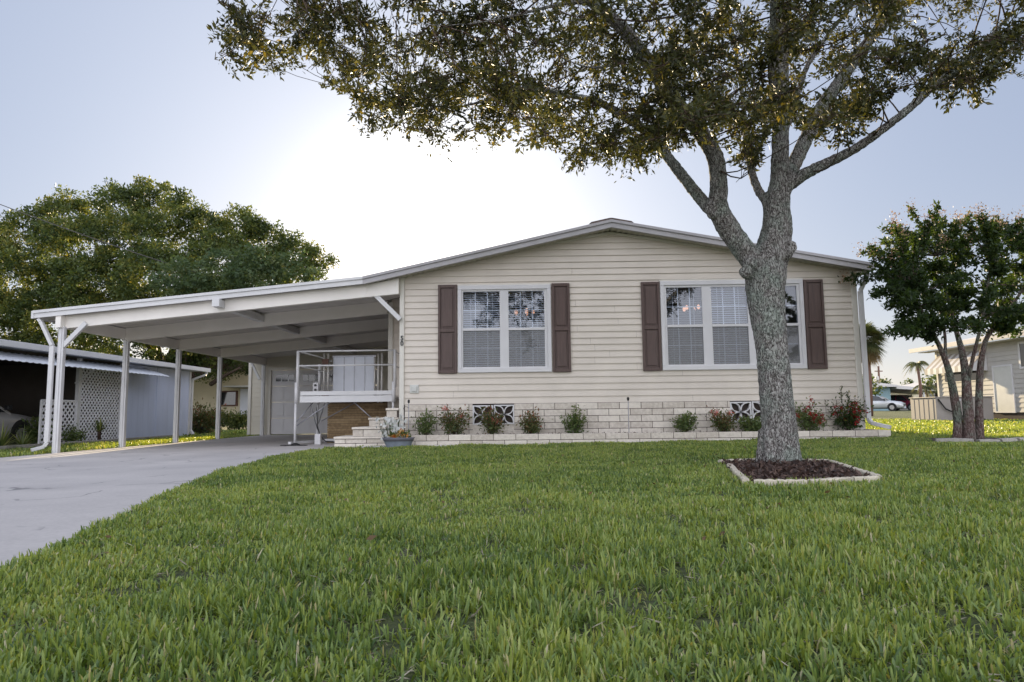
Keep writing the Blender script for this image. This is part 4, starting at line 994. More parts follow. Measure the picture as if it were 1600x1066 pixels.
# ------------------------------------------------------------------ right neighbour
rn = thing('neighbour_house', 'white lap-sided house with striped awning on the right', 'house', (22, 32, 0))
XN = 20.45; YA, YE = 24.0, 34.6
mb = MB(); siding(mb, lambda z: (YA, YE), .32, 3.3, wallmap_left(XN), expo=.2, dep=.022, holes=[(28.0, 28.75, 2.12, 3.12)]); siding(mb, lambda z: (XN, 30), .32, 3.3, wallmap_front(YA), expo=.2)
mb.box(XN+.03, 30, YA+.1, YE, 0.1, 3.3); mb.build('wall', M['neigh'], rn)
mb = MB(); mb.box(XN-.05, XN+.04, YE-.1, YE+.03, .2, 3.3); mb.build('corner_post', M['trimcream'], rn)
mb = MB(); mb.box(XN+.02, XN+.12, YA, YE-.1, -.1, .32); mb.build('skirting', M['mortar'], rn)
mb = MB(); V = [(XN-.55, YA-.8, 3.42), (XN-.55, YE+1.3, 3.42), (25, YE+1.3, 4.4), (25, YA-.8, 4.4)]
V += [(x, y, z+.09) for x, y, z in V]; mb.add(V, [(3, 2, 1, 0), (4, 5, 6, 7), (0, 1, 5, 4), (1, 2, 6, 5), (2, 3, 7, 6), (3, 0, 4, 7)]); mb.build('roof', M['roofpan'], rn)
mb = MB(); mb.box(XN-.62, XN-.55, YA-.8, YE+1.3, 3.36, 3.56); mb.build('gutter', M['fascia'], rn)
mb = MB(); mb.box(XN-.55, XN, YA, YE+.6, 3.3, 3.33); mb.build('soffit', M['soffit'], rn)
mb = MB(); mb.box(XN-.05, XN+.0, 29.3, 30.55, .30, .36); mb.box(XN-.05, XN, 29.3, 30.55, 2.26, 2.34); mb.box(XN-.05, XN, 29.3, 29.37, .36, 2.26); mb.box(XN-.05, XN, 30.48, 30.55, .36, 2.26); f = mb.build('door_frame', M['trim'], rn)
mb = MB(); mb.box(XN-.035, XN-.005, 29.37, 30.48, .36, 2.26); mb.build('door', M['meter'], rn)
mb = MB(); 
for a, b, c, d in ((27.3, 28.85, 2.10, 2.18), (27.3, 28.85, 3.12, 3.2), (28.75, 28.85, 2.18, 3.12), (27.3, 27.4, 2.18, 3.12), (28.3, 28.36, 2.18, 3.12)): mb.box(XN-.05, XN, a, b, c, d)
f = mb.build('window', M['trim'], rn); mb = MB(); mb.box(XN-.035, XN-.028, 27.4, 28.75, 2.18, 3.12); mb.build('pane', M['darkglass'], f)
# striped awning
aw = thing('striped_awning', 'grey and white striped metal awning on the white neighbour house', 'awning', (20, 32.5, 2.1))
mw = MB(); mg = MB(); y = 30.85; k = 0
while y < 34.3:
    m_ = mw if k % 2 else mg; V = [(XN-.02, y, 3.08), (XN-.02, y+.24, 3.08), (XN-.7, y+.24, 2.42), (XN-.7, y, 2.42)]
    m_.add(V + [(a, b, c-.02) for a, b, c in V], [(0, 1, 2, 3), (7, 6, 5, 4), (0, 4, 5, 1), (1, 5, 6, 2), (2, 6, 7, 3), (3, 7, 4, 0)])
    m_.box(XN-.72, XN-.698, y, y+.24, 2.16, 2.43); y += .24; k += 1
mw.build('pale_stripe', M['trim'], aw); mg.build('grey_stripe', M['acgrey'], aw)
mb = MB(); mb.add([(XN-.02, 30.86, 3.04), (XN-.69, 30.86, 2.40), (XN-.69, 30.86, 2.16), (XN-.02, 30.86, 2.16)], [(0, 1, 2, 3)]); o = mb.build('end_panel', M['trim'], aw); q = o.modifiers.new('s', 'SOLIDIFY'); q.thickness = .01
mb = MB(); mb.box(XN-.03, XN-.005, 31.2, 34.0, 1.8, 2.7); mb.build('window', M['darkglass'], rn)
# grey equipment box
ac = thing('equipment_box', 'tall grey louvred equipment enclosure on the sunlit lawn by the white neighbour house', 'utility box', (17.6, 29.5, 0))
mb = MB(); mb.box(16.98, 19.3, 29.0, 30.9, 0, .96); mb.build('cabinet', M['acgrey'], ac, bevel=.015)
mb = MB()
for y in (29.2, 29.55, 29.9, 30.25, 30.6): mb.box(16.968, 16.985, y, y+.27, .06, .9)
mb.build('louvre', M['acgrey'], ac)
mb = MB(); mb.box(16.94, 19.34, 28.96, 30.94, .96, 1.0); mb.build('lid', M['acgrey'], ac, bevel=.008)
mb = MB(); mb.box(17.6, 18.0, 28.98, 29.0, .83, .89); mb.build('badge', M['trim'], ac)
mb = MB(); mb.tube([(17.05, 28.95, .9), (17.3, 28.9, .5), (17.9, 28.85, .2), (18.8, 28.8, .05)], .03, 6); mb.build('hose', M['rubber'], ac)

# far street on the right
fb = thing('blue_house', 'low pale blue house with a carport far across the right-hand lawn', 'house', (36, 72, .3))
mb = MB(); mb.box(30.5, 37.6, 72, 80, .3, 2.75); mb.build('wall', M['skyblue'], fb)
mb = MB(); mb.box(29.9, 38.0, 71.3, 80.5, 2.75, 2.95); mb.prism([(29.9, 2.95), (38.0, 2.95), (34, 3.5)], 71.4, 80.4); mb.build('roof', M['roofpan'], fb)
mb = MB(); mb.box(33.3, 35.8, 71.9, 72, 1.5, 2.4); w = mb.build('window', M['trim'], fb); mb = MB(); mb.box(33.5, 34.3, 71.88, 71.9, 1.6, 2.3); mb.box(34.5, 35.6, 71.88, 71.9, 1.6, 2.3); mb.build('pane', M['darkglass'], w)
mb = MB(); mb.prism([(38.0, 2.55), (44.5, 2.1), (44.5, 2.25), (38.0, 2.9)], 71.5, 80); mb.build('carport_roof', M['roofpan'], fb)
for x in (40.9, 44.2):
    mb = MB(); mb.box(x-.06, x+.06, 71.8, 71.92, .3, 2.2); mb.build('post', M['trim'], fb)
mb = MB(); mb.box(37.6, 44, 79.6, 79.8, .3, 2.1); mb.build('rear_wall', M['neigh'], fb)
fc = thing('cream_house', 'low cream house beyond the grey equipment box on the right', 'house', (52, 85, .3))
mb = MB(); mb.box(46.5, 60, 84, 94, .3, 2.9); mb.build('wall', M['creamhouse'], fc)
mb = MB(); mb.prism([(46, 2.9), (60.5, 2.9), (53, 4.0)], 83.6, 94.4); mb.build('roof', M['roofpan'], fc)
mb = MB(); mb.box(48.5, 49.6, 83.9, 84, .9, 2.2); mb.build('window', M['darkglass'], fc)
car('parked_car', 'white sedan parked across the far right lawn in front of the blue house', (31.0, 66.8, .32), radians(-38), M['carwhite'], 4.6, 1.85, 1.45)
car('parked_car', 'dark maroon hatchback parked under the blue house carport', (39.0, 76.0, .32), radians(-62), M['carred'], 4.3, 1.8, 1.6, True)
mb = MB(); mb.tube([(45.6, 90, .3), (45.7, 90, 6.0)], [.16, .12], 8)
up = thing('utility_pole', 'brown wooden utility pole beyond the blue house', 'pole', (45.6, 90, .3)); mb.build('pole', M['wood'], up)
mb = MB(); mb.box(45.2, 46.15, 89.9, 90.1, 5.3, 5.42); mb.build('crossarm', M['wood'], up)
mb = MB(); mb.lathe([(.16, 0), (.2, .1), (.2, .6), (.14, .7)], (45.35, 89.75, 4.0), 10); mb.build('transformer', M['galv'], up)

# overhead cable at left
mb = MB(); A, B = P(-260, 215, 22), P(395, 452, 30); pts = []
for i in range(25):
    t = i/24; p = A.lerp(B, t); p.z -= 4*.28*t*(1-t); pts.append(p)
mb.tube(pts, .016, 5); tagp(mb.build('overhead_cable', M['cable'], loc=tuple(pts[0])), 'thin overhead cable slanting down across the big tree on the left', 'cable')
# ------------------------------------------------------------------ foreground oak
OB = Vector((2.58, 7.25, g1z(2.58)))
oak = thing('oak_tree', 'big live oak with grey furrowed forked trunk in the front lawn', 'tree', OB)
def trace(rows, shr=0):
    """rows of (px, py, width px, depth) -> points and radii"""
    pts = []; rad = []
    for x, y, w, Y in rows:
        p = P(x, y, Y); pts.append(p); rad.append(max(w-shr, w*.6)/2*Y/FPX)
    return pts, rad
def smooth_path(pts, rad, k=5):
    out = []; r = []
    n = len(pts)
    for i in range(n-1):
        p0, p1, p2, p3 = pts[max(i-1, 0)], pts[i], pts[i+1], pts[min(i+2, n-1)]
        for j in range(k):
            t = j/k; t2 = t*t; t3 = t2*t
            out.append(.5*((2*p1)+(-p0+p2)*t+(2*p0-5*p1+4*p2-p3)*t2+(-p0+3*p1-3*p2+p3)*t3)); r.append(rad[i]+(rad[i+1]-rad[i])*t)
    out.append(pts[-1]); r.append(rad[-1]); return out, r
LIMBS = {
 'trunk': [(1222, 745, 74, 7.25), (1222, 726, 68, 7.25), (1220, 690, 61, 7.25), (1213, 620, 58, 7.25), (1206, 545, 56, 7.25), (1198, 480, 63, 7.25), (1196, 430, 72, 7.25), (1206, 395, 62, 7.25), (1214, 357, 55, 7.25), (1214, 320, 48, 7.25), (1219, 284, 40, 7.25), (1219, 240, 35, 7.25), (1220, 175, 34, 7.22), (1220, 87, 34, 7.2), (1222, 0, 32, 7.1), (1226, -120, 26, 6.9), (1240, -260, 16, 6.6)],
 'L': [(1199, 450, 46, 7.2), (1180, 415, 42, 7.2), (1158, 385, 40, 7.15), (1135, 352, 40, 7.1), (1122, 322, 37, 7.05), (1123, 290, 33, 7.0), (1117, 245, 32, 6.95), (1090, 201, 31, 6.85), (1057, 162, 30, 6.7), (1031, 125, 29, 6.6), (1003, 83, 28, 6.45), (966, 38, 26, 6.3), (922, 0, 24, 6.1), (860, -60, 20, 5.8), (780, -140, 14, 5.4)],
 'L2': [(1128, 345, 24, 7.1), (1108, 325, 26, 7.15), (1086, 300, 24, 7.3), (1053, 258, 22, 7.5), (1018, 214, 21, 7.7), (979, 184, 19, 7.9), (935, 160, 17, 8.1), (895, 150, 15, 8.25), (850, 142, 13, 8.4), (800, 145, 12, 8.5), (742, 162, 10, 8.6), (690, 168, 7, 8.7), (630, 150, 4, 8.8)],
 'R1': [(1222, 300, 26, 7.25), (1239, 284, 27, 7.25), (1265, 268, 24, 7.2), (1294, 254, 22, 7.2), (1337, 232, 20, 7.1), (1381, 201, 19, 7.0), (1425, 166, 18, 6.95), (1464, 131, 17, 6.9), (1512, 96, 14, 6.8), (1556, 48, 12, 6.7), (1600, 5, 10, 6.6), (1680, -50, 6, 6.4)],
 'R2': [(1222, 290, 30, 7.3), (1238, 262, 28, 7.35), (1263, 210, 28, 7.5), (1285, 166, 27, 7.6), (1316, 122, 25, 7.75), (1346, 79, 23, 7.9), (1372, 44, 20, 8.05), (1400, 0, 18, 8.2), (1450, -80, 13, 8.5), (1520, -160, 8, 8.8)],
 'R3': [(1220, 215, 16, 7.35), (1235, 184, 16, 7.6), (1247, 144, 15, 7.8), (1263, 100, 14, 8.0), (1287, 64, 12, 8.2), (1320, 22, 10, 8.4), (1370, -40, 7, 8.7)],
 'C': [(1204, 340, 20, 7.25), (1197, 315, 20, 7.3), (1184, 295, 19, 7.5), (1172, 258, 17, 7.7), (1165, 205, 15, 7.95), (1160, 150, 13, 8.1), (1150, 80, 10, 8.3), (1130, 10, 7, 8.5)],
 'S2': [(1212, 180, 20, 7.15), (1206, 120, 18, 6.9), (1206, 60, 17, 6.7), (1208, 0, 16, 6.5), (1200, -90, 12, 6.2), (1180, -180, 7, 5.9)],
 'T1': [(1020, 105, 16, 6.5), (990, 90, 13, 6.7), (945, 105, 11, 6.9), (900, 100, 8, 7.1), (840, 70, 5, 7.3)],
 'T2': [(922, 0, 16, 6.1), (860, 10, 13, 5.9), (780, 30, 10, 5.7), (690, 40, 8, 5.5), (600, 30, 6, 5.3), (500, 20, 4, 5.2), (420, 25, 2.5, 5.1)],
}
mb = MB(); skel = []
for k, rows in LIMBS.items():
    p, r = trace(rows, 8 if k == 'trunk' else 5); p, r = smooth_path(p, r)
    mb.tube(p, r, 14); skel += [(np.array(a), b) for a, b in zip(p, r) if (k != 'trunk' or a.z > 3.1) and (k != 'L' or a.z > 3.0)]
# root flare and knots
for px, py, Y, r in ((1234, 386, 7.12, .075), (1229, 396, 7.1, .07), (1166, 425, 7.08, .075), (1172, 412, 7.06, .07), (1107, 326, 7.02, .055), (1112, 335, 7.0, .05)):
    c_ = P(px, py, Y); mb.lathe([(r*.3, -r), (r*.9, -r*.5), (r, 0), (r*.9, r*.5), (r*.3, r)], tuple(c_), 10)
for a in range(7):
    an = a*2*pi/7+.3; mb.tube([OB+Vector((.10*cos(an), .10*sin(an), .35)), OB+Vector((.145*cos(an), .145*sin(an), .08)), OB+Vector((.20*cos(an), .20*sin(an), -.08))], [.07, .06, .04], 8)
tr = mb.build('trunk', M['oakbark'], oak, True)
rm = tr.modifiers.new('remesh', 'REMESH'); rm.mode = 'VOXEL'; rm.voxel_size = .016; rm.use_smooth_shade = True
sm = tr.modifiers.new('smooth', 'SMOOTH'); sm.iterations = 6; sm.factor = .6
tx = bpy.data.textures.new('bark_relief', 'CLOUDS'); tx.noise_scale = .05; tx.noise_depth = 3
dp = tr.modifiers.new('relief', 'DISPLACE'); dp.texture = tx; dp.strength = .022; dp.mid_level = .5; dp.texture_coords = 'LOCAL'

# crown: boughs > twigs > leaves, kept above the crown's under-side
OUT = [(300, 10), (330, 45), (345, 90), (400, 95), (450, 100), (480, 70), (520, 130), (545, 165), (560, 195), (600, 190), (640, 230), (680, 205), (720, 235), (760, 200), (790, 215), (820, 200), (850, 235), (905, 275), (930, 250), (960, 255), (1000, 262), (1040, 215), (1080, 205), (1120, 200), (1150, 235), (1185, 235), (1210, 190), (1245, 175), (1270, 195), (1300, 200), (1345, 195), (1372, 170), (1395, 110), (1440, 120), (1465, 135), (1500, 150), (1530, 155), (1560, 105), (1600, 90), (1750, 40)]
ox = np.array([p[0] for p in OUT]); oy = np.array([p[1] for p in OUT])
def allowed(p, margin):
    x, y = proj(p); return x > 325 and y < np.interp(x, ox, oy)-margin
SK = np.array([s[0] for s in skel]); SR = np.array([s[1] for s in skel])
boughs = []
tries = 0
while len(boughs) < 360 and tries < 20000:
    tries += 1
    u = rnd.random(); px = 330+1420*u**.92; py = rnd.uniform(-620, 300); Y = rnd.uniform(4.9, 10.2)
    p = np.array(P(px, py, Y))
    if not allowed(p, 12): continue
    # rounded top of the crown
    q = (p-np.array([2.4, 7.3, 3.6]))/np.array([6.2, 4.2, 4.2])
    if (q**2).sum() > 1.15: continue
    if py < 0 and rnd.random() < .45: continue
    if 1250 < px < 1600 and py > 0 and rnd.random() < .3: continue
    if boughs and min(np.linalg.norm(np.array([b-p for b in boughs]), axis=1)) < .34: continue
    boughs.append(p)
# drooping sprays along the crown's under-side
for px in range(345, 1610, 26):
    if rnd.random() < .82: boughs.append(np.array(P(px+rnd.uniform(-8, 8), float(np.interp(px, ox, oy))-rnd.uniform(0, 40), rnd.uniform(5.6, 8.8))))
# sprays near the limbs
for px, py, Y in ((1160, 250, 7.9), (1150, 285, 7.8), (1178, 225, 7.6), (1200, 170, 7.3), (1232, 150, 7.4), (1320, 175, 7.9), (1345, 185, 7.9), (1280, 190, 7.8), (1190, 120, 7.1), (1120, 180, 7.8), (1100, 150, 7.9), (1075, 120, 6.9), (1050, 90, 6.7), (1150, 60, 7.2), (1090, 40, 6.8), (1020, 165, 7.5), (960, 215, 7.8), (1000, 245, 7.7), (1240, 60, 7.3), (1500, 120, 6.9), (1470, 110, 7.1), (640, 190, 7.5), (700, 150, 8.0), (800, 130, 8.2), (860, 190, 8.0), (910, 230, 7.9)):
    boughs.append(np.array(P(px, py, Y)))
mb = MB(); C = []; D = []; TT = []
for bi, b in enumerate(boughs):
    d2 = ((SK-b)**2).sum(1); d2 = d2 + np.clip(SK[:, 2]-b[2]-.2, 0, None)**2*3
    j = int(np.argmin(d2)); a = SK[j]; dd_ = np.linalg.norm(b-a); mid = (a+b)/2+np.array([rnd.uniform(-.22, .22), rnd.uniform(-.22, .22), rnd.uniform(-.16, .16)])*min(dd_, 1.4)
    r0 = min(SR[j]*.35, .007); qs_ = [(1-t_)**2*a+2*t_*(1-t_)*(2*mid-(a+b)/2)+t_*t_*b for t_ in (0, .2, .4, .6, .8, 1)]; mb.tube(qs_, [r0+.002, r0*.8+.002, r0*.6+.002, r0*.4+.002, .004, .003], 5, cap=False)
    base = rnd.uniform(.1, .62); vis = 1
    ntw = 13
    for k in range(ntw):
        t = rnd.uniform(.55, 1.0); s = (1-t)**2*a+2*t*(1-t)*mid+t*t*b if np.linalg.norm(b-a) < 1.6 else b+(mid-b)*rnd.uniform(0, .35)
        dr = unit(np.array([rnd.gauss(0, 1), rnd.gauss(0, 1), rnd.gauss(-.15, .7)])); l = rnd.uniform(.14, .40)
        e = s+dr*l+np.array([0, 0, -.08*l]); m_ = (s+e)/2+np.array([0, 0, .03])
        if not allowed(e, -30): continue
        mb.tube([s, m_, e], [.0045, .003, .0015], 3, cap=False)
        nl = rnd.randint(24, 37)
        tt = rng.uniform(.25, 1.03, nl)[:, None]
        q = (1-tt)**2*s+2*tt*(1-tt)*m_+tt**2*e+rng.normal(0, .02, (nl, 3))
        C.append(q); D.append(dr[None, :]*.7+rng.normal(0, .75, (nl, 3))); TT.append(np.clip(rng.normal(base, .22, nl), 0, 1))
mb.build('branch', M['farbark'], oak, True)
C = np.concatenate(C); D = np.concatenate(D); TT = np.concatenate(TT)
npmesh('foliage', leaves(C, D, .052, .38), 4, M['oakleaf'], oak, TT)
print('oak leaves', len(C), 'boughs', len(boughs))

# stone ring and mulch under the oak
RG = 'scalloped stones edging the oak bed'
def stone(name, label, p, q, h, w, mat, group, sc_=5):
    p = Vector((*p, g1z(p[0]))); q = Vector((*q, g1z(q[0]))); d = (q-p); l = d.length; d.normalize(); nrm = Vector((-d.y, d.x, 0))
    mb = MB(); n_ = sc_*6; V = []
    for i in range(n_+1):
        t = i/n_; top = h*(.90+.10*abs(sin(pi*t*sc_)))
        for s_, z in ((-1, -.04), (-1, top*.85), (-.7, top), (.7, top), (1, top*.85), (1, -.04)):
            c_ = p+d*(l*t)+nrm*(s_*w/2); V.append((c_.x, c_.y, c_.z+z+rnd.uniform(-.002, .002)))
    F = [(i*6+j, i*6+j+1, (i+1)*6+j+1, (i+1)*6+j) for i in range(n_) for j in range(5)]+[tuple(range(5, -1, -1)), tuple(range(n_*6, n_*6+6))]
    mb.add(V, F); o = mb.build(name, mat, loc=tuple(p), smooth=False); tagp(o, label, 'edging stone', group); return o
RING = [((1.70, 5.27), (2.055, 5.18), 'pale edging stone forming the front left side of the oak bed'), ((2.075, 5.19), (2.44, 5.32), 'edging stone in the middle of the front side of the oak bed'), ((2.455, 5.32), (2.66, 5.36), 'short scalloped edging stone at the front right corner of the oak bed'),
        ((1.66, 5.33), (1.80, 6.02), 'edging stone on the left side of the oak bed, nearest the front'), ((1.81, 6.05), (1.98, 6.85), 'edging stone on the left side of the oak bed, farthest from the front'),
        ((2.70, 5.42), (2.86, 6.2), 'edging stone on the right side of the oak bed nearest its front corner'), ((2.87, 6.23), (3.04, 7.05), 'edging stone on the right side of the oak bed nearest its rear corner'),
        ((2.02, 7.35), (2.5, 7.48), 'edging stone at the rear of the oak bed, left of the trunk'), ((2.6, 7.48), (3.05, 7.1), 'edging stone at the rear of the oak bed, right of the trunk')]
for p, q, lb in RING: stone('edging_stone', lb, p, q, .056, .055, M['stone'], RG)
bedp = [(1.70, 5.3), (2.64, 5.38), (3.02, 7.08), (2.55, 7.45), (2.02, 7.3)]
def inpoly(P_, poly):
    x, y = P_[:, 0], P_[:, 1]; r = np.zeros(len(P_), bool); n = len(poly)
    for i in range(n):
        x1, y1 = poly[i]; x2, y2 = poly[(i+1) % n]
        c_ = ((y1 > y) != (y2 > y)) & (x < (x2-x1)*(y-y1)/(y2-y1+1e-12)+x1); r ^= c_
    return r
pts = np.stack([rng.uniform(1.6, 3.1, 9000), rng.uniform(5.2, 7.6, 9000)], 1); pts = pts[inpoly(pts, bedp)]
C = np.stack([pts[:, 0], pts[:, 1], gz(pts[:, 0])+rng.uniform(.015, .05, len(pts))], 1)
npmesh_ = npmesh('mulch_bed', leaves(C, rng.normal(0, 1, C.shape)*[1, 1, .35], .045, .35), 4, M['mulch'], None, rng.uniform(0, 1, len(C)))
tagp(npmesh_, 'dark wood mulch filling the oak bed', 'mulch', kind='stuff')
mb = MB(); mb.add([(x, y, g1z(x)+.012) for x, y in bedp], [tuple(range(5))]); tagp(mb.build('mulch_soil', M['soil']), kind='structure')

# ------------------------------------------------------------------ crape myrtle
CB = Vector((7.45, 11.75, 0))
cm = thing('crape_myrtle', 'multi-trunk crape myrtle with dark leaves and beige seed heads on the right', 'tree', CB)
TR = [[(1496, 690, 20, 11.75), (1497, 660, 17, 11.75), (1491, 620, 16, 11.7), (1484, 585, 14, 11.6), (1474, 555, 12, 11.5), (1460, 525, 10, 11.4), (1445, 495, 8, 11.3), (1425, 455, 5, 11.2)],
      [(1515, 690, 22, 11.65), (1514, 660, 19, 11.65), (1511, 620, 18, 11.65), (1509, 585, 16, 11.7), (1502, 545, 13, 11.8), (1492, 510, 10, 11.9), (1480, 460, 7, 12.0), (1465, 400, 4, 12.1)],
      [(1531, 688, 17, 11.9), (1530, 650, 15, 11.9), (1530, 610, 14, 11.9), (1533, 565, 13, 11.9), (1541, 530, 11, 11.9), (1562, 500, 9, 11.8), (1590, 465, 7, 11.7), (1615, 420, 4, 11.6)],
      [(1512, 600, 10, 11.7), (1520, 560, 9, 11.5), (1530, 520, 8, 11.3), (1540, 470, 6, 11.2), (1548, 410, 4, 11.1)],
      [(1486, 595, 9, 11.6), (1478, 560, 8, 11.8), (1476, 520, 7, 12.1), (1468, 480, 5, 12.3)]]
mb = MB(); SKc = []
for rows in TR:
    p, r = trace(rows, 4); p, r = smooth_path(p, r); mb.tube(p, r, 10); SKc += [np.array(a) for a in p if a.z > 1.5]
mb.build('trunk', M['crapebark'], cm, True)
SKc = np.array(SKc)
CT = []  # shoot tips
tipspx = [(1318, 436), (1345, 395), (1335, 440), (1360, 385), (1365, 460), (1385, 480), (1385, 520), (1400, 505), (1375, 425), (1400, 395), (1410, 370), (1395, 350), (1430, 365), (1450, 345), (1462, 335), (1480, 375), (1500, 360), (1512, 345), (1530, 340), (1520, 375), (1545, 355), (1570, 350), (1590, 345), (1560, 385), (1600, 385), (1610, 360), (1640, 400), (1420, 520), (1440, 500), (1560, 500), (1590, 520), (1620, 480), (1640, 440), (1600, 420), (1655, 460), (1460, 420), (1440, 450), (1500, 450), (1540, 450), (1480, 500), (1520, 510), (1490, 405), (1430, 420), (1575, 450), (1450, 480), (1470, 470), (1530, 480), (1550, 460), (1510, 480), (1580, 480), (1600, 500), (1500, 430), (1400, 450), (1420, 470), (1540, 420), (1475, 440), (1520, 500)]
mb = MB(); C = []; D = []; TT = []; PC = []
for i, (x, y) in enumerate(tipspx*3):
    lead = i < len(tipspx)
    b = np.array(P(x+(0 if lead else rnd.uniform(-34, 34)), y+(0 if lead else rnd.uniform(-18, 14)), 11.7+rnd.uniform(-1.4, 1.4)))
    if not lead:
        px_, py_ = proj(b)
        if px_ < 1385 and py_ > 470: continue
        if px_ < 1345: continue
    a = SKc[int(np.argmin(((SKc-b)**2).sum(1) + np.clip(SKc[:, 2]-b[2]+.1, 0, None)**2*2))]
    mid = (a+b)/2+np.array([0, 0, rnd.uniform(-.05, .12)])
    mb.tube([a, mid, b], [.012, .008, .004], 5, cap=False)
    nl = 230
    tt = rng.beta(2.2, 1.1, nl)[:, None]*.97+.03
    q = (1-tt)**2*a+2*tt*(1-tt)*mid+tt**2*b
    q = q+unit(rng.normal(0, 1, q.shape))*rng.uniform(.02, .15 if y > 400 else .10, (nl, 1))*(1.15-.5*tt)
    C.append(q); D.append((b-a)[None, :]*.4/np.linalg.norm(b-a)+rng.normal(0, .7, q.shape))
    hgt = np.clip((q[:, 2]-1.9)/1.9, 0, 1); TT.append(np.clip(rng.beta(2, 3, nl)*.8+hgt*.25, 0, 1))
    if y < 400 or (lead and x < 1350):
        if rnd.random() < .85: PC.append(b+np.array([0, 0, .05])+rng.normal(0, 1, (60, 3))*[.05, .05, .08])
mb.build('branch', M['crapebark'], cm, True)
C = np.concatenate(C); npmesh('foliage', leaves(C, np.concatenate(D), .068, .48), 4, M['crapeleaf'], cm, np.concatenate(TT))
PC = np.concatenate(PC); npmesh('seed_head', leaves(PC, rng.normal(0, 1, PC.shape), .032, .6), 4, M['panicle'], cm, rng.uniform(0, 1, len(PC)))
print('crape leaves', len(C))
RG = 'stones edging the crape myrtle bed'
for p, q, lb in [((6.25, 10.75), (6.68, 10.55), 'dark flat stone at the left end of the crape myrtle bed'), ((6.72, 10.5), (6.98, 10.44), 'small rough stone second from the left in the crape myrtle bed edge'), ((7.0, 10.44), (7.22, 10.44), 'small grey stone in the middle of the crape myrtle bed edge'), ((7.24, 10.45), (7.42, 10.5), 'small grey stone beside the big pale slab at the crape myrtle'), ((7.46, 10.4), (7.95, 10.5), 'pale flat slab at the right end of the crape myrtle bed')]:
    stone('bed_stone', lb, p, q, rnd.uniform(.06, .09), rnd.uniform(.12, .2), M['stonegrey'], RG, 1)
bed2 = [(6.3, 10.8), (7.0, 10.55), (7.9, 10.6), (8.3, 11.6), (7.9, 12.4), (6.9, 12.3)]
mb = MB(); mb.add([(x, y, g1z(x)+.012) for x, y in bed2], [tuple(range(6))]); tagp(mb.build('mulch_soil', M['soil']), kind='structure')

# ------------------------------------------------------------------ background trees
def lobetree(name, label, base, lobes, leafm, leafsize, nsub, nleaf, trunk=None, barkm='farbark', subr=.38, group=None):
    t = thing(name, label, 'tree', base, group)
    mb = MB()
    for pts, rad in (trunk or []): p, r = smooth_path([Vector(q) for q in pts], rad); mb.tube(p, r, 8)
    if trunk: mb.build('trunk', M[barkm], t, True)
    C = []; D = []; TT = []
    for (cx, cy, cz_, r) in lobes:
        n_ = max(6, int(nsub*r*r)); dirs = unit(rng.normal(0, 1, (n_, 3))+[0, -.25, .25])
        cen = np.array([cx, cy, cz_])+dirs*r*rng.uniform(.55, 1.02, (n_, 1))
        for c_, d_ in zip(cen, dirs):
            b = rng.normal(.42, .22); q = c_+unit(rng.normal(0, 1, (nleaf, 3)))*(subr*rng.uniform(0, 1, (nleaf, 1))**.5)*[1.15, 1.15, .75]
            C.append(q); D.append(d_[None, :]*.6+rng.normal(0, .8, (nleaf, 3))); TT.append(np.clip(b+rng.normal(0, .15, nleaf), 0, 1))
    C = np.concatenate(C); npmesh('crown', leaves(C, np.concatenate(D), leafsize, .5), 4, leafm, t, np.concatenate(TT))
    print(name, len(C)); return t
LB = [(40, 375, 50, 31), (30, 440, 62, 30), (15, 510, 55, 31), (100, 345, 48, 32), (120, 395, 60, 30), (185, 330, 45, 32), (235, 318, 38, 33), (150, 455, 70, 30), (215, 385, 66, 31), (285, 345, 45, 32), (250, 440, 70, 29.5), (320, 365, 42, 32), (375, 365, 42, 32), (415, 385, 42, 33), (455, 400, 36, 33), (500, 410, 24, 33.5), (470, 430, 30, 33), (350, 420, 62, 31), (90, 500, 70, 31), (200, 510, 70, 31), (300, 500, 60, 31), (-60, 420, 90, 32), (-120, 520, 100, 32), (60, 560, 60, 32), (150, 570, 45, 33), (335, 565, 32, 33), (380, 560, 30, 33), (290, 575, 28, 33), (400, 450, 60, 33), (360, 500, 50, 34), (420, 500, 50, 34)]
lob = []
for px, py, rp, Y in LB:
    p = P(px, py, Y); lob.append((p.x, p.y, p.z, rp*Y/FPX))
tb = P(335, 690, 33); tb.z = -.17
p1, p2, p3 = P(330, 600, 33), P(360, 540, 33), P(300, 470, 32)
big = lobetree('spreading_tree', 'huge spreading green tree behind the left neighbour shed', (tb.x-3, 33, -.17), lob, M['farleaf'], .13, 38, 80,
    [([(tb.x-3, 33, -.2), (tb.x-2.6, 33, 1.2), (tb.x-2, 33, 2.4), tuple(P(345, 568, 33)), tuple(P(395, 520, 33)), tuple(P(430, 450, 33))], [.5, .42, .38, .3, .22, .08]),
     ([(tb.x-3, 33, 1.5), tuple(P(240, 540, 32.5)), tuple(P(180, 460, 32)), tuple(P(150, 380, 32))], [.35, .3, .2, .06]),
     ([(tb.x-2.6, 33, 1.6), tuple(P(280, 520, 32.5)), tuple(P(290, 440, 32)), tuple(P(300, 370, 32))], [.3, .26, .16, .05]),
     ([tuple(P(240, 540, 32.5)), tuple(P(120, 500, 32)), tuple(P(30, 450, 31))], [.2, .14, .05]),
     ([tuple(P(330, 600, 33)), tuple(P(350, 588, 32)), tuple(P(375, 575, 31))], [.12, .09, .04])])
LB = [(300, 435, 40, 27), (350, 432, 44, 27), (400, 430, 44, 27.5), (450, 432, 38, 28), (270, 445, 30, 27), (420, 460, 50, 28), (340, 470, 50, 27.5), (495, 440, 20, 28)]
lob = [(*P(px, py, Y), rp*Y/FPX) for px, py, rp, Y in LB]
q = P(470, 560, 27.5)
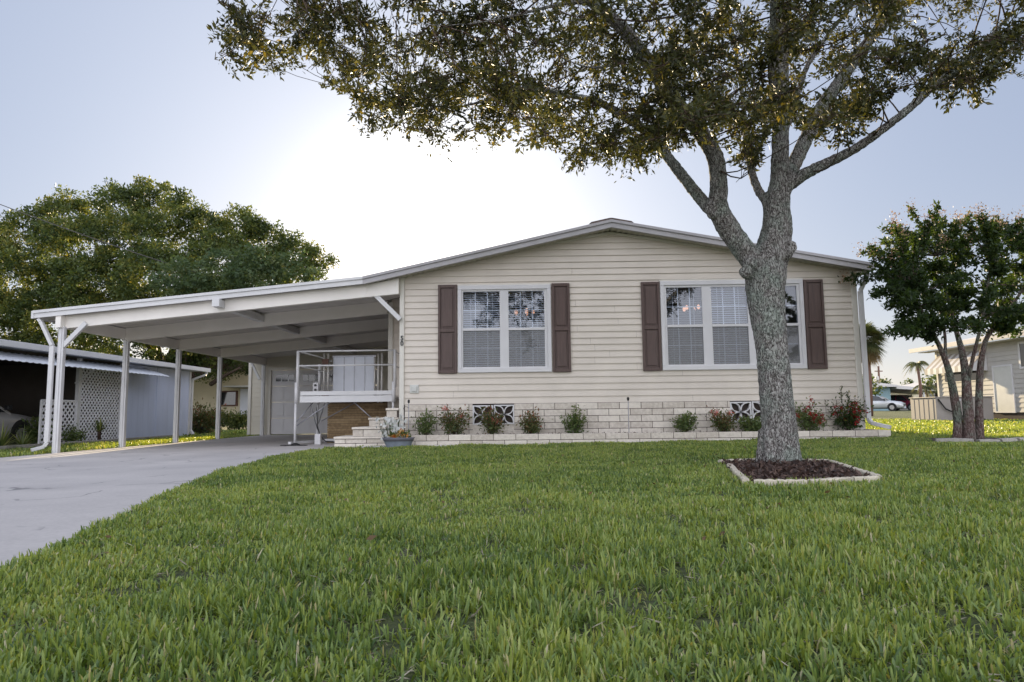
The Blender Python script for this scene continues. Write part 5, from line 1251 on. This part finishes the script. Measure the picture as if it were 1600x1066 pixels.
lobetree('round_tree', 'paler green tree rising behind the carport roof in front of the huge tree', (q.x, 27.6, -.17), lob, M['paleleaf'], .15, 22, 55, [([(q.x, 27.8, -.2), (q.x+.1, 27.8, 2.5), tuple(P(420, 450, 27.6))], [.22, .18, .1]), ([(q.x+.1, 27.8, 2.8), tuple(P(420, 445, 27.8))], [.12, .05]), ([(q.x+.1, 27.8, 2.8), tuple(P(315, 450, 27.4))], [.12, .05])], subr=.34)

# right-hand palms and far trees
def fanpalm(name, label, base, zt, n, r, mat):
    t = thing(name, label, 'palm tree', base)
    mb = MB(); mb.tube([base, (base[0]+.1, base[1], zt*.5), (base[0], base[1], zt)], [.22, .19, .17], 9); mb.build('trunk', M['wood'], t, True)
    V = []; TT = []
    for i in range(n):
        a = rnd.uniform(0, 2*pi); el = rnd.uniform(-1.35, 1.35); l = r*rnd.uniform(.6, 1); d = np.array([cos(a)*cos(el), sin(a)*cos(el), sin(el)]); h = np.array([base[0], base[1], zt])+d*l*.45
        tnt = .95 if el < -.6 else rnd.uniform(0, .7)
        s = unit(np.cross(d, [0, 0, 1.])); u = np.cross(s, d)
        for j in range(15):
            b = (j-7)/7*1.25; dd = d*cos(b)+s*sin(b); e = h+dd*l*.62+np.array([0, 0, -.28*l*rnd.uniform(.5, 1.2)]); w = unit(np.cross(dd, u))*.035
            V.append([h, (h+e)/2+w+[0, 0, .06], e, (h+e)/2-w+[0, 0, .06]]); TT.append(tnt)
    npmesh('crown', np.array(V), 4, mat, t, np.array(TT)); return t
c_ = P(1366, 535, 45)
fanpalm('cabbage_palm', 'shaggy cabbage palm just right of the cream home corner', (c_.x-.6, 45, .05), c_.z+.15, 210, 1.6, M['palmleaf'])
def featherpalm(name, label, base, zt, n, l, mat):
    t = thing(name, label, 'palm tree', base)
    mb = MB(); mb.tube([base, (base[0]+.15, base[1], (zt+base[2])*.5), (base[0], base[1], zt)], [.16, .12, .1], 8); mb.build('trunk', M['wood'], t, True)
    V = []
    for i in range(n):
        a = 2*pi*i/n+rnd.uniform(-.2, .2); el = rnd.uniform(.1, 1.1); pr = None
        for j in range(11):
            s = j/10; r_ = l*s*cos(el*.6); z = zt+l*(s*sin(el)-1.0*s*s); p = np.array([base[0]+r_*cos(a), base[1]+r_*sin(a), z])
            if pr is not None:
                sd_ = np.array([-sin(a), cos(a), 0])
                for sg_ in (-1, 1):
                    e = p+sd_*sg_*.42*l*.5*(1-s*.6)+np.array([cos(a)*.2, sin(a)*.2, -.35]); V.append([pr, p, e, (pr+e)/2])
            pr = p
    npmesh('crown', np.array(V), 4, mat, t, rng.uniform(.1, .8, len(V))); return t
c_ = P(1433, 568, 60); featherpalm('feather_palm', 'slender feather palm silhouetted left of the white neighbour house', (c_.x, 60, .3), c_.z, 14, 1.15, M['palmleaf'])
c_ = P(1446, 600, 62); featherpalm('feather_palm', 'short bushy palm beneath the slender feather palm', (c_.x, 62, .3), c_.z-.3, 14, 1.3, M['palmleaf'])
for i, (px, py, rp, Y, lb) in enumerate([(1462, 598, 14, 75, 'round green tree just left of the white neighbour house'), (1378, 597, 6, 110, 'tiny distant tree beside the utility pole'), (1420, 600, 7, 120, 'small distant tree above the blue house carport roof'), (1350, 600, 14, 60, 'dark green tree at the edge of the cream home corner')]):
    p = P(px, py, Y); r_ = rp*Y/FPX
    lobetree('distant_tree', lb, (p.x, Y, .3), [(p.x, Y, p.z, r_), (p.x+r_*.8, Y, p.z-r_*.6, r_*.8), (p.x-r_*.7, Y, p.z-r_*.5, r_*.8)], M['farleaf'], .3, 12, 26, [([(p.x, Y, .2), (p.x, Y, p.z)], [.2, .1])], subr=.6, group='trees far off on the right')

# ------------------------------------------------------------------ grass
def vnoise(x, y, s, seed):
    r_ = np.random.default_rng(seed); g = r_.random((64, 64)); fx = x/s; fy = y/s; ix = np.floor(fx).astype(int); iy = np.floor(fy).astype(int); u = fx-ix; v = fy-iy
    u = u*u*(3-2*u); v = v*v*(3-2*v)
    G = lambda a, b: g[a % 64, b % 64]
    return (G(ix, iy)*(1-u)+G(ix+1, iy)*u)*(1-v)+(G(ix, iy+1)*(1-u)+G(ix+1, iy+1)*u)*v
drivepoly = [(XL, -8)] + EDGE + [(-2.5, 13.3), (-2.5, 30), (XL, 30)]
def scatter(x0, x1, y0, y1, dens, nb, h, w, cone=None):
    n = int((x1-x0)*(y1-y0)*dens)
    p = np.stack([rng.uniform(x0, x1, n), rng.uniform(y0, y1, n)], 1)
    if cone:  # keep what a camera near the photo's could see
        p = p[np.abs(p[:, 0]) < p[:, 1]*.80+1.8]
    k = ~inpoly(p, drivepoly) & ~inpoly(p, bedp) & ~inpoly(p, bed2)
    k &= ~((p[:, 0] > -2.4) & (p[:, 0] < 6.62) & (p[:, 1] > 12.68) & (p[:, 1] < 27))
    k &= ~((p[:, 0] > -3.7) & (p[:, 0] < -1.2) & (p[:, 1] > 12.45) & (p[:, 1] < 12.8) & (rng.random(len(p)) < .8))
    d = vnoise(p[:, 0], p[:, 1], .22, 3)*.6+vnoise(p[:, 0], p[:, 1], .7, 5)*.4
    e_ = vnoise(p[:, 0], p[:, 1], .075, 13)*.5+vnoise(p[:, 0], p[:, 1], .16, 14)*.5
    k &= rng.random(len(p)) < np.clip((.4+1.0*d)*np.clip((e_-.24)*3.4, .16, 1.3), 0, 1)
    p = p[k]; n = len(p)
    hn = (.62+.75*vnoise(p[:, 0], p[:, 1], .35, 9))*(.8+.4*vnoise(p[:, 0], p[:, 1], 1.5, 10))
    tn = vnoise(p[:, 0], p[:, 1], .9, 21)*.5+vnoise(p[:, 0], p[:, 1], .25, 22)*.5
    p = np.repeat(p, nb, 0); hn = np.repeat(hn, nb); tn = np.repeat(tn, nb); N_ = len(p)
    a = rng.uniform(0, 2*pi, N_); lean = np.abs(rng.normal(0, .85, N_)).clip(.02, 1.4); H = h*hn*rng.uniform(.6, 1.25, N_); Wd = w*rng.uniform(.6, 1.2, N_)
    dx, dy = np.cos(a), np.sin(a); ta = a+pi/2+rng.normal(0, .6, N_); sx, sy = np.cos(ta)*Wd/2, np.sin(ta)*Wd/2
    b0 = np.stack([p[:, 0]+dx*.006, p[:, 1]+dy*.006, gz(p[:, 0], p[:, 1])-.005], 1)
    md = b0+np.stack([dx*H*.55*np.sin(lean*.7), dy*H*.55*np.sin(lean*.7), H*.55*np.cos(lean*.7)], 1)
    hi = md+np.stack([dx*H*.33*np.sin(lean*1.3), dy*H*.33*np.sin(lean*1.3), H*.33*np.cos(lean*1.3)], 1)
    tp = hi+np.stack([dx*H*.14*np.sin(lean*1.6), dy*H*.14*np.sin(lean*1.6), H*.14*np.cos(lean*1.6)], 1)
    s = np.stack([sx, sy, 0*sx], 1)
    V = np.stack([b0-s*.55, b0+s*.55, md+s, md-s, hi+s*.8, hi-s*.8, tp], 1)
    T = np.clip(-.02+.62*tn+rng.normal(.12, .25, N_), 0, 1)*.87
    dead = rng.random(N_) < .035; T = np.where(dead, rng.uniform(.93, 1, N_), T)
    return V, T
parts = [scatter(-3.6, 3.8, .6, 2.6, 3900, 4, .056, .0064), scatter(-5, 5.4, 2.6, 4.5, 3200, 4, .053, .007), scatter(-6, 7.5, 4.5, 7.5, 2100, 4, .049, .0085, 1), scatter(-6, 9, 7.5, 10.5, 1150, 4, .046, .011, 1), scatter(-5, 11.5, 10.5, 13.6, 850, 4, .046, .013, 1), scatter(6.6, 15, 13.6, 19, 220, 3, .06, .026, 1), scatter(6.6, 26, 19, 34, 90, 3, .06, .045, 1), scatter(-11.2, XL, 10, 24, 330, 3, .065, .018), scatter(-18, -9, 24, 34, 90, 3, .07, .05)]
V = np.concatenate([a for a, b in parts]); T = np.concatenate([b for a, b in parts])
print('grass blades', len(V))
g = npmesh('lawn_grass', V, 7, M['grass'], None, T, faces=[(0, 1, 2, 3), (3, 2, 4, 5), (5, 4, 6)])
g['label'] = 'broad-bladed green lawn grass covering the front yard'; g['category'] = 'grass'; g['kind'] = 'stuff'
# dry runners and thatch near the camera
n = 9000; p = np.stack([rng.uniform(-3, 3.4, n), rng.uniform(.8, 4.5, n)], 1); p = p[~inpoly(p, drivepoly)]
C = np.stack([p[:, 0], p[:, 1], gz(p[:, 0])+rng.uniform(.0, .018, len(p))], 1)
g = npmesh('dry_thatch', leaves(C, rng.normal(0, 1, C.shape)*[1, 1, .25], .042, .08), 4, M['deadgrass'], None, rng.uniform(0, 1, len(C)))
tagp(g, 'dry straw-coloured thatch between the grass blades near the front', 'dry grass', kind='stuff')

n = 220; p = np.stack([rng.uniform(-2, 6, n), rng.uniform(2.2, 9.5, n)], 1); p = p[~inpoly(p, drivepoly)]
C = np.stack([p[:, 0], p[:, 1], gz(p[:, 0])+rng.uniform(.03, .055, len(p))], 1)
g = npmesh('fallen_leaves', leaves(C, rng.normal(0, 1, C.shape)*[1, 1, .3], .038, .42), 4, M['deadleaf'], None, rng.uniform(0, 1, len(C)))
tagp(g, 'small brown fallen leaves scattered over the lawn near the oak', 'fallen leaves', kind='stuff')
